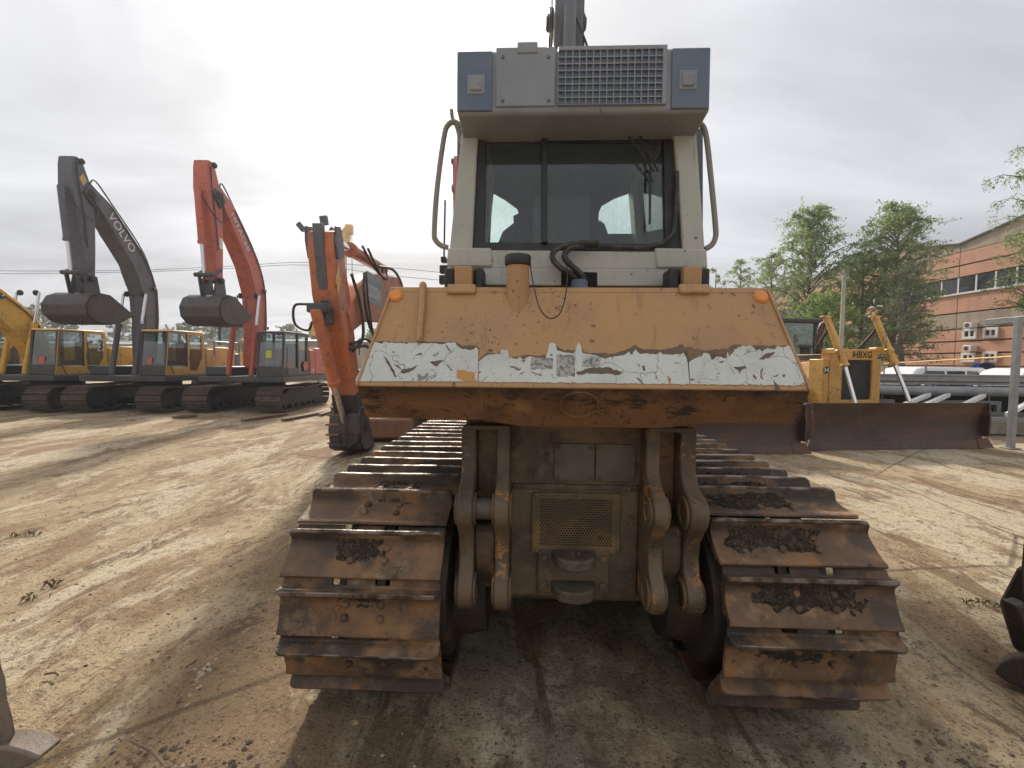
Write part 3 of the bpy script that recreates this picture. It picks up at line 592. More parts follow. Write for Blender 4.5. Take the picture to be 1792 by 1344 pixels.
for i, tr in enumerate([[(800, 648), (812, 648), (832, 653), (830, 661), (834, 667), (812, 667.5), (799, 662)], [(1167, 657), (1174, 664), (1172, 671), (1176, 672), (1170, 672)]]):
    b = MB(); b.prism(ragged(tr, 0.8, 4, 0.0042, i + 80), -pn * 0.0006); b.build('tear', M['tornpaint'], dz)
for tr in [[(974, 621), (1006, 622), (1006, 660), (973, 659)], [(1020, 622), (1052, 626), (1050, 642), (1018, 643)], [(930, 626), (968, 628), (967, 646), (928, 647)]]:
    b = MB(); b.prism(ragged(tr, 1.2, 5, 0.0040, len(tr)), -pn * 0.0005); b.build('scuff', M['sticker_scuff'], dz)
b = MB(); b.prism(ragged([(1008, 651), (1030, 645), (1060, 643), (1090, 652), (1085, 656), (1050, 655), (1030, 654), (1010, 656)], 1.5, 5, 0.0046, 5), -pn * 0.0005); b.build('tear', M['residue'], dz)
# ---- small things on the panel
for (px, py) in ((693, 518), (1331, 520)):
    c = PAN(px, py, 0.0); b = MB(); b.lathe(c, pn, [(0.0, 0.036), (0.006, 0.036), (0.009, 0.031), (0.014, 0.029), (0.0155, 0.020), (0.0158, 0.0)], 24); ro = b.build('round_reflector', M['amber'], dz)
b = MB(); b.tube(rounded_path([PAN(741, 500, -0.03), PAN(741, 499, 0.02), PAN(740, 540, 0.022), PAN(738, 562, 0.022), PAN(734, 600, 0.014)], 0.02), [0.0165] * 7 + [0.0165] * 6 + [0.0155] * 7, 8); b.build('bent_rod', M['tank'], dz)
for (px0, px1, mid) in ((783, 833, 813), (1187, 1240, 1207)):
    b = MB(); c = PAN((px0 + px1) / 2, 508, 0.0); b.box(c + pn * 0.006, ((PAN(px1, 508) - PAN(px0, 508)).x, 0.03, 0.055), Matrix.Rotation(-math.atan2(TT[0] - TB[0], TT[1] - TB[1]), 3, 'X')); b.build('weld_pad', M['tank'], dz, 0.010, seg=3)
    b = MB(); a = L(mid, 485, 0.34); b.box2((a.x - 0.046, 0.29, 2.16), (a.x + 0.046, 0.42, 2.345)); b.build('mount_post', M['tank'], dz, 0.008)
    for sgn, wd in ((-1, 0.055), (1, 0.05)):
        b = MB(); b.box2((a.x + sgn * 0.052, 0.33, 2.19), (a.x + sgn * (0.052 + wd), 0.46, 2.345)); b.build('mount_block', M['rubber'], dz, 0.012)
# filler neck, cap, retaining cable
c = L(906, 500, 0.245); b = MB(); b.lathe((c.x, c.y, 2.07), (0, 0, 1), [(0, 0.060), (0.28, 0.058), (0.285, 0.05)], 26); fn = b.build('filler_neck', M['tank'], dz)
b = MB(); zt = L(906, 462, 0.245).z; b.lathe((c.x, c.y, zt), (0, 0, 1), [(-0.012, 0.060), (-0.004, 0.0665), (0.012, 0.067), (0.035, 0.067), (0.042, 0.062), (0.044, 0.0)], 26); b.build('filler_cap', M['rubber'], dz)
b = MB(); cb = [L(927, 459, 0.20), L(934, 500, 0.16), L(945, 540, 0.10), L(962, 557, 0.10), L(980, 548, 0.10), L(990, 515, 0.16), L(993, 480, 0.30), L(991, 463, 0.42)]
b.tube(curve_pts(cb, 6), 0.0032, 6); b.build('retaining_cable', M['rubber'], dz)
b = MB(); ring = [V((c.x + 0.066 * math.cos(a), 0.0, 0)) for a in (0,)]
# ---- rear case with ripper brackets
b = MB(); b.box2((-0.62, 0.47, 0.53), (0.62, 1.5, 1.54)); b.build('rear_case', M['frame'], dz, 0.02)
b = MB(); b.box2((-0.36, 0.452, 0.52), (0.35, 0.468, 1.14)); b.build('case_plate', M['frame'], dz, 0.004)
b = MB(); b.box2((-0.355, 0.449, 1.13), (0.355, 0.466, 1.165)); b.build('case_ledge', M['frame_worn'], dz, 0.006)
for x0, x1 in ((L(970, 810, 0.455).x, L(1040, 810, 0.455).x), (L(1043, 810, 0.455).x, L(1112, 810, 0.455).x)):
    b = MB(); b.box2((x0, 0.455, 1.185), (x1, 0.469, 1.395)); cp = b.build('cover_plate', M['plate'], dz, 0.003)
    for bx in (x0 + 0.02, x1 - 0.02):
        for bz in (1.205, 1.375):
            bo = MB(); bo.lathe((bx, 0.455, bz), (0, -1, 0), [(0, 0.012), (0.008, 0.012), (0.012, 0.006), (0.012, 0)], 8); bo.build('bolt', M['frame_worn'], cp)
# perforated grille
g0 = L(930, 966, 0.44); g1 = L(1086, 864, 0.44); gx0, gx1, gz0, gz1 = g0.x, g1.x, g0.z, g1.z
ix0, ix1, iz0, iz1 = gx0 + 0.042, gx1 - 0.042, gz0 + 0.042, gz1 - 0.035
b = MB(); b.ringplate([V((gx0, 0.432, gz0)), V((gx1, 0.432, gz0)), V((gx1, 0.432, gz1)), V((gx0, 0.432, gz1))], [V((ix0, 0.432, iz0)), V((ix1, 0.432, iz0)), V((ix1, 0.432, iz1)), V((ix0, 0.432, iz1))], (0, 0.02, 0)); gr = b.build('grille_frame', M['grille_y'], dz, 0.003)
b = MB(); nxh = 25; nzh = 20; wx = (ix1 - ix0) / nxh; wz = (iz1 - iz0) / nzh
for j in range(nzh):
    for i in range(nxh - (j % 2)):
        cx_ = ix0 + (i + 0.5 + 0.5 * (j % 2)) * wx; cz_ = iz0 + (j + 0.5) * wz; r_ = min(wx, wz) * 0.39
        o8 = [(-.5, -.5), (0, -.5), (.5, -.5), (.5, 0), (.5, .5), (0, .5), (-.5, .5), (-.5, 0)]
        ov = [V((cx_ + a * wx, 0.4365, cz_ + c2 * wz)) for a, c2 in o8]; iv = [V((cx_ + r_ * math.cos(math.atan2(c2 * wz, a * wx)), 0.4365, cz_ + r_ * math.sin(math.atan2(c2 * wz, a * wx)))) for a, c2 in o8]
        b.add(ov + iv, [(k, (k + 1) % 8, 8 + (k + 1) % 8, 8 + k) for k in range(8)])
    if j % 2:
        for xa in (ix0, ix1 - wx / 2): b.add([V((xa, 0.4365, iz0 + j * wz)), V((xa + wx / 2, 0.4365, iz0 + j * wz)), V((xa + wx / 2, 0.4365, iz0 + (j + 1) * wz)), V((xa, 0.4365, iz0 + (j + 1) * wz))], [(0, 1, 2, 3)])
b.build('perforated_sheet', M['grille_y'], dz)
b = MB(); b.box2((ix0, 0.4425, iz0), (ix1, 0.449, iz1)); b.build('grille_backing', M['hole'], dz)
for bx, bz in ((gx0 + 0.02, gz0 + 0.02), (gx1 - 0.02, gz0 + 0.02), (gx1 - 0.02, gz1 - 0.015), ((gx0 + gx1) / 2, gz1 - 0.012), (gx0 + 0.02, gz1 - 0.015)):
    bo = MB(); bo.lathe((bx, 0.433, bz), (0, -1, 0), [(0, 0.011), (0.007, 0.011), (0.010, 0.006), (0.010, 0)], 8); bo.build('bolt', M['frame_worn'], gr)
def arc(cy, cz, r, a0, a1, n=8): return [(cy + r * math.cos(R(a0 + (a1 - a0) * k / n)), cz + r * math.sin(R(a0 + (a1 - a0) * k / n))) for k in range(n + 1)]
ear = [(0.47, 1.50), (0.325, 1.50), (0.325, 1.28), (0.285, 1.215)] + arc(0.245, 1.085, 0.105, 130, 232, 9) + [(0.20, 0.975), (0.232, 0.935), (0.243, 0.85), (0.232, 0.785)] + arc(0.255, 0.655, 0.10, 135, 285, 10) + [(0.33, 0.55), (0.47, 0.55)]
def ear_plate(x0, x1):
    b = MB(); b.prism([V((x0, y, z)) for y, z in ear], (x1 - x0, 0, 0)); o = b.build('ripper_bracket', M['frame_worn'], dz, 0.012, seg=3)
    return o
def boss(cx0, cx1, cy, cz, ro, ri, par):
    b = MB(); n_ = 24
    o_ = [V((cx0, cy + ro * math.cos(2 * math.pi * k / n_), cz + ro * math.sin(2 * math.pi * k / n_))) for k in range(n_)]
    i_ = [V((cx0, cy + ri * math.cos(2 * math.pi * k / n_), cz + ri * math.sin(2 * math.pi * k / n_))) for k in range(n_)]
    b.ringplate(o_, i_, (cx1 - cx0, 0, 0)); b.build('pin_boss', M['frame_worn'], par, 0.008)
    b = MB(); b.cyl((min(cx0, cx1) + 0.006, cy, cz), (max(cx0, cx1) - 0.012, cy, cz), ri * 0.97, n=20); b.build('pin_bore', M['frame'], par)
for xa, xb in ((-0.625, -0.545), (-0.435, -0.362), (0.358, 0.432), (0.538, 0.620)):
    e = ear_plate(xa, xb)
    for cy, cz in ((0.245, 1.085), (0.255, 0.655)):
        boss(xb - 0.004, xb + 0.014, cy, cz, 0.084, 0.056, e); boss(xa - 0.014, xa + 0.004, cy, cz, 0.084, 0.056, e)
b = MB(); b.cyl((-0.545, 0.245, 1.085), (-0.44, 0.245, 1.085), 0.054, n=24); b.build('cross_pin', M['steel'], dz)
for xa, xb in ((-0.544, -0.436), (0.433, 0.537)):
    b = MB(); b.prism([V((xa, y, z)) for y, z in ((0.467, 0.60), (0.34, 0.62), (0.30, 0.74), (0.27, 0.79), (0.27, 0.94), (0.31, 0.985), (0.43, 1.0), (0.467, 1.0))], (xb - xa, 0, 0)); b.build('bracket_web', M['frame_worn'], dz, 0.01)
    b = MB(); b.box2((xa, 0.43, 1.0), (xb, 0.4665, 1.5)); b.build('bracket_plate', M['tank_low'] if xa > 0 else M['frame'], dz, 0.003)
    b = MB(); b.box2((xa - 0.07, 0.318, 1.486), (xb + 0.07, 0.35, 1.512)); b.build('bracket_cap', M['frame_worn'], dz, 0.006)
# tow clevis
hx = L(1008, 990, 0.3).x
for pyc, th, wd in ((990, 0.062, 0.11), (1046, 0.066, 0.112)):
    zc_ = L(1005, pyc, 0.30).z
    pts = [(-wd - 0.02, 0.452), (-wd, 0.37)] + [(-wd * math.cos(a), 0.365 - 0.085 * math.sin(a)) for a in [R(8 + 164 * k / 12) for k in range(13)]] + [(wd, 0.37), (wd + 0.02, 0.452)]
    b = MB(); b.prism([V((hx + x, y, zc_ - th / 2)) for x, y in pts], (0, 0, th)); b.build('tow_clevis', M['steel'], dz, 0.012, seg=3)
zt0 = L(1005, 985, 0.35).z
b = MB(); b.cyl((hx, 0.36, zt0 - 0.06), (hx, 0.36, zt0), 0.02, n=12); b.bar((hx - 0.016, 0.35, zt0 - 0.01), (hx - 0.016, 0.35, zt0 + 0.07), 0.008, 0.016, (0, 1, 0)); b.bar((hx + 0.016, 0.35, zt0 - 0.01), (hx + 0.016, 0.35, zt0 + 0.07), 0.008, 0.016, (0, 1, 0)); b.build('tow_pin', M['steel'], dz)
b = MB(); b.box2((hx - 0.20, 0.425, 0.555), (hx + 0.20, 0.452, 0.80)); tp = b.build('tow_plate', M['frame'], dz, 0.006)
for bx in (-0.165, 0.165):
    for bz in (0.60, 0.755):
        bo = MB(); bo.lathe((hx + bx, 0.426, bz), (0, -1, 0), [(0, 0.022), (0.014, 0.022), (0.018, 0.015), (0.018, 0)], 6); bo.build('bolt', M['frame'], tp)
b = MB(); b.box2((-0.60, 0.7, 0.36), (0.60, 3.6, 0.53)); b.build('belly_plate', M['frame'], dz, 0.02)
b = MB(); b.box2((-0.46, 2.0, 1.2), (0.46, 4.2, 2.16)); b.build('engine_hood', M['tank'], dz, 0.03)
b = MB(); b.tube([(0.25, 3.2, 2.15), (0.25, 3.2, 2.75), (0.25, 3.1, 2.85)], 0.06, 12); b.build('exhaust_pipe', M['rubber'], dz)
for sgn in (-1, 1):
    b = MB(); b.bar((sgn * 0.55, 2.2, 0.5), (sgn * 0.8, 4.55, 0.42), 0.14, 0.22); b.build('push_arm', M['tank_low'], dz, 0.01)
    b = MB(); b.cyl((sgn * 0.5, 3.7, 1.75), (sgn * 0.5, 4.45, 0.8), 0.06, n=12); b.build('lift_cylinder', M['tank'], dz)
bl = MB(); pr = [(4.55, 0.03), (4.62, 0.35), (4.66, 0.7), (4.60, 1.1), (4.56, 1.1), (4.60, 0.7), (4.56, 0.35), (4.49, 0.03)]
bl.prism([V((-1.62, y, z)) for y, z in pr], (3.24, 0, 0)); bl.build('blade', M['blade'], dz)

# ---- cab
def ringlocal(outer, inner, vec, name, m, bev=0.0):
    b = MB(); b.ringplate(outer, inner, vec); return b.build(name, m, dz, bev)
def cabwall(px, py): # slanted rear wall plane
    p = L(px, py, 0.55)
    for _ in range(4): p = L(px, py, 0.50 + (p.z - 2.28) * 0.11)
    return p
def dens(poly, k):
    o = []
    for i in range(len(poly)):
        a, c2 = poly[i], poly[(i + 1) % len(poly)]
        for j in range(k): o.append(a.lerp(c2, j / k))
    return o
oc = [cabwall(783, 470), cabwall(1236, 473), cabwall(1219, 232), cabwall(807, 232)]
ic = [cabwall(826, 437), cabwall(1196, 440), cabwall(1180, 238), cabwall(836, 238)]
# recess bevel: outer ring, then inner step
ringlocal(dens(oc, 6), dens(ic, 6), (0, 0.10, 0), 'cab_rear_frame', M['cab'], 0.012)
b = MB(); lo_ = [cabwall(843, 468), cabwall(1170, 470), cabwall(1170, 501), cabwall(843, 499)]; b.prism(lo_, (0, 0.12, 0)); b.build('cab_sill', M['cab'], dz, 0.006)
b = MB(); b.prism([p + V((0, -0.012, 0)) for p in (cabwall(1145, 434), cabwall(1236, 436), cabwall(1238, 470), cabwall(1148, 470))], (0, 0.03, 0)); b.build('cab_corner_patch', M['cab'], dz, 0.012)
b = MB(); b.prism([p + V((0, -0.012, 0)) for p in (cabwall(784, 434), cabwall(860, 434), cabwall(862, 468), cabwall(782, 467))], (0, 0.03, 0)); b.build('cab_corner_patch', M['cab'], dz, 0.012)
ig = [cabwall(845, 425), cabwall(1170, 411), cabwall(1165, 243), cabwall(846, 243)]
ig = [p + V((0, 0.035, 0)) for p in (cabwall(846, 421), cabwall(1168, 424), cabwall(1164, 240), cabwall(850, 240))]
ringlocal(dens([p + V((0, 0.03, 0)) for p in ic], 6), dens([p + V((0, 0.0, 0)) for p in ig], 6), (0, 0.05, 0), 'window_gasket', M['rubber'], 0.008)
b = MB(); b.prism([p + V((0, 0.02, 0)) for p in ig], (0, 0.006, 0)); b.build('rear_window', M['glass_cab'], dz)
d0_ = cabwall(953, 240) + V((0, 0.03, 0)); d1_ = cabwall(953, 424) + V((0, 0.03, 0)); b = MB(); b.bar(d1_, d0_, 0.034, 0.04, (0, 1, 0)); b.build('window_divider', M['rubber'], dz, 0.004)
b = MB(); b.tube([cabwall(1139, 245) + V((0, 0.005, 0)), cabwall(1137, 392) + V((0, 0.0, 0))], 0.007, 6); b.tube([cabwall(1100, 238), cabwall(1145, 300)], 0.006, 6); b.tube([cabwall(1120, 238), cabwall(1152, 300)], 0.006, 6); b.build('wiper', M['rubber'], dz)
b = MB(); b.tube(curve_pts([cabwall(1185, 300), cabwall(1182, 380), cabwall(1172, 415), cabwall(1130, 433), cabwall(1040, 430), cabwall(1000, 431)], 6), 0.012, 8); b.build('wiper_hose', M['hose'], dz)
slot = [cabwall(982, 475) + V((0, -0.004, 0)), cabwall(1045, 477) + V((0, -0.004, 0)), cabwall(1045, 501) + V((0, -0.004, 0)), cabwall(982, 500) + V((0, -0.004, 0))]
b = MB(); b.prism(slot, (0, 0.003, 0)); b.build('sill_slot', M['hole'], dz)
for pts in ([(1045, 428), (1000, 432), (972, 442), (966, 458), (980, 474), (1002, 486), (1006, 494)], [(1020, 434), (995, 440), (986, 455), (998, 470), (1014, 484), (1020, 494)]):
    b = MB(); hp = [cabwall(*p) + V((0, -0.045 - 0.03 * math.sin(i / 6 * 3.14), 0)) for i, p in enumerate(pts)]; b.tube(curve_pts(hp, 6), 0.0165, 8); b.build('hydraulic_hose', M['hose'], dz)
b = MB(); c = L(1014, 497, 0.44); b.lathe((c.x, c.y, c.z - 0.03), (0, 0, 1), [(0, 0.045), (0.045, 0.045), (0.05, 0.038), (0.055, 0.02)], 16); b.build('hose_coupling', M['cab_dark'], dz)
# side walls, floor, front wall, roof
yb0 = 0.60; yb1 = 2.05
for sgn in (-1, 1):
    xo = 0.745; xi = 0.668
    def sp(y, z): return V((sgn * (xo + (xi - xo) * (z - 2.38) / (3.15 - 2.38)), y, z))
    side_o = [sp(yb0, 2.30), sp(yb1, 2.30), sp(yb1, 3.50), sp(yb0, 3.50)]; side_i = [sp(yb0 + 0.16, 2.56), sp(yb1 - 0.12, 2.5), sp(yb1 - 0.16, 3.38), sp(yb0 + 0.18, 3.30)]
    b = MB(); b.ringplate(dens(side_o, 4), dens(side_i, 4), (-sgn * 0.05, 0, 0)); b.build('cab_side', M['cab'], dz)
    b = MB(); b.prism(side_i, (-sgn * 0.006, 0, 0)); b.build('side_window', M['glass'], dz)
b = MB(); b.box2((-0.72, 0.65, 2.20), (0.72, 2.05, 2.30)); b.build('cab_floor', M['inner'], dz)
YF = 2.0
def FW(pts, name='front_wall'):
    b = MB(); b.prism([L(x, y, YF) for x, y in pts], (0, 0.05, 0)); b.build(name, M['inner'], dz)
FW([(800, 225), (1230, 225), (1230, 334), (1106, 334), (1076, 345), (1054, 358), (1048, 372), (1047, 388), (1058, 392), (1064, 409), (1230, 409), (1230, 470), (800, 470), (800, 424), (872, 424), (880, 405), (899, 390), (898, 378), (908, 373), (905, 363), (883, 347), (862, 335), (800, 335)])
FW([(800, 336), (861, 336), (857, 423), (800, 423)], 'front_post'); FW([(1106, 335), (1142, 335), (1144, 408), (1110, 408)], 'front_post'); FW([(1162, 335), (1230, 335), (1230, 408), (1166, 408)], 'front_post')
b = MB(); b.prism([L(x, y, 1.98) for x, y in ((840, 325), (1180, 325), (1185, 425), (840, 425))], (0, 0.005, 0)); b.build('windscreen', M['glass_cab'], dz)
b = MB(); b.box2((-0.24, 1.2, 2.3), (0.14, 1.62, 2.6)); b.box((-0.05, 1.18, 2.75), (0.40, 0.12, 0.55)); b.build('seat', M['inner'], dz, 0.05)
a = L(939, 383, 1.15); b = MB(); b.box(a, (0.06, 0.07, 0.16)); b.build('headrest_post', M['cab_dark'], dz, 0.02)
# roof housing with the air-conditioner
RY = 0.40
rb = [L(797, 198, RY), L(1240, 198, RY), L(1243, 75, RY), L(800, 82, RY)]
zb_, zt_, xr = 3.166, 3.515, 0.664
b = MB()
sec = [(RY, zb_), (RY - 0.004, zb_ + 0.02), (RY, zt_ - 0.05), (RY + 0.02, zt_ - 0.012), (RY + 0.06, zt_), (1.2, zt_ + 0.06), (2.25, zt_ + 0.06), (2.30, zt_ + 0.0), (2.28, 3.50), (0.80, 3.47), (0.72, 3.30), (0.70, 3.15), (0.62, 3.135)]
b.prism([V((-xr, y, z)) for y, z in sec], (2 * xr, 0, 0)); rh = b.build('roof_housing', M['roof'], dz, 0.03, seg=3)
fx = lambda px: L(px, 140, RY).x
for a0, a1 in ((799, 862), (1173, 1241)):
    b = MB(); b.box2((fx(a0) + 0.004, RY - 0.012, zb_ + 0.012), (fx(a1), RY + 0.02, zt_ - 0.03)); b.build('roof_end_panel', M['cab_dark'], rh, 0.006)
b = MB(); b.box2((fx(868), RY - 0.014, L(868, 189, RY).z), (fx(972), RY + 0.02, L(868, 86, RY).z)); cp = b.build('roof_cover', M['roof'], rh, 0.006)
for px in (880, 960):
    for py in (100, 176):
        bo = MB(); q_ = L(px, py, RY - 0.014); bo.lathe(q_, (0, -1, 0), [(0, 0.009), (0.006, 0.008), (0.007, 0)], 8); bo.build('screw', M['cab_dark'], rh)
gx0, gx1 = fx(976), fx(1165); gz0, gz1 = L(1000, 187, RY).z, L(1000, 85, RY).z
bx_ = [V((gx0, RY - 0.02, gz0)), V((gx1, RY - 0.02, gz0)), V((gx1, RY - 0.02, gz1)), V((gx0, RY - 0.02, gz1))]; m_ = 0.022
ib_ = [V((gx0 + 0.004, RY - 0.02, gz0 + 0.004)), V((gx1 - m_, RY - 0.02, gz0 + 0.004)), V((gx1 - m_, RY - 0.02, gz1 - 0.02)), V((gx0 + 0.004, RY - 0.02, gz1 - 0.02))]
b = MB(); b.ringplate(bx_, ib_, (0, 0.03, 0)); b.build('roof_grille_frame', M['roof'], rh, 0.003)
b = MB(); b.box2((ib_[0].x, RY - 0.008, ib_[0].z), (ib_[1].x, RY - 0.0035, ib_[2].z)); b.build('roof_grille_backing', M['cab_dark'], rh)
for k in range(1, 15):
    x = ib_[0].x + (ib_[1].x - ib_[0].x) * k / 15; b = MB(); b.box2((x - 0.0028, RY - 0.019, ib_[0].z), (x + 0.0028, RY - 0.010, ib_[2].z)); b.build('grille_bar', M['roof'], rh)
for k in range(1, 8):
    z = ib_[0].z + (ib_[2].z - ib_[0].z) * k / 8; b = MB(); b.box2((ib_[0].x, RY - 0.0185, z - 0.0028), (ib_[1].x, RY - 0.0105, z + 0.0028)); b.build('grille_bar', M['roof'], rh)
for px, py in ((833, 148), (1204, 140)):
    q_ = L(px, py, RY - 0.012); b = MB(); b.box(q_, (0.092, 0.010, 0.10)); b.build('work_lamp', M['roof'], rh, 0.008); b = MB(); b.box(q_ + V((0, -0.004, 0)), (0.066, 0.018, 0.072)); b.build('lamp_lens', M['roof'], rh, 0.008)
b = MB(); b.box2((fx(905), RY - 0.02, zt_ - 0.05), (fx(940), RY + 0.05, zt_ + 0.008)); b.build('roof_latch', M['roof'], rh, 0.006)
# handrails
for pts in ([(806, 222), (797, 214), (785, 218), (777, 240), (765, 330), (760, 405), (763, 421), (773, 430), (784, 433)], [(1218, 217), (1228, 219), (1236, 240), (1244, 310), (1252, 395), (1252, 415), (1246, 428), (1234, 436)]):
    b = MB(); b.tube(curve_pts([L(x, y, 0.60) for x, y in pts], 5), 0.0155, 10); b.build('handrail', M['rail'], dz)
b = MB(); b.tube(curve_pts([L(x, y, 0.72) for x, y in ((790, 192), (792, 207), (800, 225), (806, 252))], 5), 0.011, 8); b.build('handrail', M['rail'], dz)
b = MB()
for py, s_ in ((455, .03), (472, .045), (490, .05)): b.box(L(777, py, 0.62), (s_, 0.05, s_))
b.tube([L(779, 350, 0.66), L(777, 450, 0.66)], 0.006, 6); b.build('mirror_bracket', M['rubber'], dz, 0.006)

# ================================================================== EXCAVATORS (parked in a row, facing the camera)
sb = MB()
for q in ([(-0.094, 0.028), (-0.088, 0.046), (0.082, 0.046), (0.094, 0.036), (0.094, 0.024), (-0.094, 0.020)],):
    sb.prism([V((-0.425, t, n)) for t, n in q], (0.85, 0, 0))
for t in (-0.07, 0.0, 0.07): sb.prism([V((-0.42, t - 0.012, 0.044)), V((-0.42, t + 0.012, 0.044)), V((-0.42, t + 0.006, 0.072)), V((-0.42, t - 0.006, 0.072))], (0.84, 0, 0))
xshoe_me = sb.mesh('track_shoe', M['xtrack'])
def side_poly(pts):
    # centre line with half thickness -> closed outline in the (y,z) plane
    A = []; B = []; n = len(pts)
    for i in range(n):
        y, z, h = pts[i]; a = pts[max(i - 1, 0)]; c = pts[min(i + 1, n - 1)]
        d = V((0, c[0] - a[0], c[1] - a[1])).normalized(); nn = V((0, -d.z, d.y))
        A.append(V((0, y, z)) + nn * h); B.append(V((0, y, z)) - nn * h)
    return A + B[::-1]
def arm(name, pts, hw, m, par, bev=0.02):
    out = side_poly(pts); b = MB(); b.prism([p + V((-hw, 0, 0)) for p in out], (2 * hw, 0, 0)); return b.build(name, m, par, bev)
def ram(par, p0, p1, f, r, m, rodm, name='hydraulic_cylinder'):
    p0 = V(p0); p1 = V(p1); k = p0.lerp(p1, f)
    b = MB(); b.lathe(p0, p1 - p0, [(0, r * 0.8), (0.04, r), ((k - p0).length - 0.1, r), ((k - p0).length - 0.09, r * 1.18), ((k - p0).length, r * 1.18)], 14); c = b.build(name, m, par)
    b = MB(); b.cyl(k, p1, r * 0.55, n=12); b.build('piston_rod', rodm, c); return c
def bucket(par, hinge, prof, hw, m, teeth=5, name='bucket'):
    # prof: outer shell in (y,z) ending at the cutting lip
    P_ = [V((0, y, z)) for y, z in prof]; b = MB(); th = 0.05
    cen = V((0, sum(p.y for p in P_) / len(P_), sum(p.z for p in P_) / len(P_)))
    inner = [p + (cen - p).normalized() * th for p in P_]
    loop = P_ + inner[::-1]
    b.prism([p + V((-hw, 0, 0)) for p in loop], (2 * hw, 0, 0))
    for sx in (-1, 1): b.prism([p + V((sx * hw - (0.03 if sx > 0 else 0) , 0, 0)) for p in P_], (0.03, 0, 0))
    o = b.build(name, m, par, 0.012)
    d = (P_[-1] - P_[-2]).normalized()
    for k in range(teeth):
        x = -hw + 0.1 + (2 * hw - 0.2) * k / (teeth - 1); t = MB(); up = V((1, 0, 0)).cross(d)
        a = P_[-1] - d * 0.06; tip = P_[-1] + d * 0.22
        t.add([a + V((x - 0.07, 0, 0)) + up * 0.05, a + V((x + 0.07, 0, 0)) + up * 0.05, a + V((x + 0.07, 0, 0)) - up * 0.05, a + V((x - 0.07, 0, 0)) - up * 0.05, tip + V((x - 0.04, 0, 0)), tip + V((x + 0.04, 0, 0))], [(0, 1, 2, 3), (0, 4, 5, 1), (3, 2, 5, 4), (0, 3, 4), (1, 5, 2)])
        t.build('bucket_tooth', m, o)
    return o
ARM_BOOM = [(-0.6, 1.55, 0.20), (-0.56, 2.4, 0.26), (-0.50, 3.3, 0.31), (-0.56, 4.3, 0.35), (-1.0, 5.3, 0.34), (-2.25, 6.72, 0.26), (-2.85, 7.2, 0.15)]
ARM_STICK = [(-3.20, 7.96, 0.10), (-3.14, 7.75, 0.20), (-3.02, 7.1, 0.34), (-2.92, 6.3, 0.29), (-2.86, 5.3, 0.21), (-2.84, 4.35, 0.14)]
ARM_BUCKET = [(-2.68, 3.86), (-3.06, 3.88), (-3.36, 3.74), (-3.53, 3.46), (-3.48, 3.16), (-3.22, 2.96), (-2.85, 2.90), (-2.45, 2.96), (-2.08, 3.14), (-1.78, 3.30)]
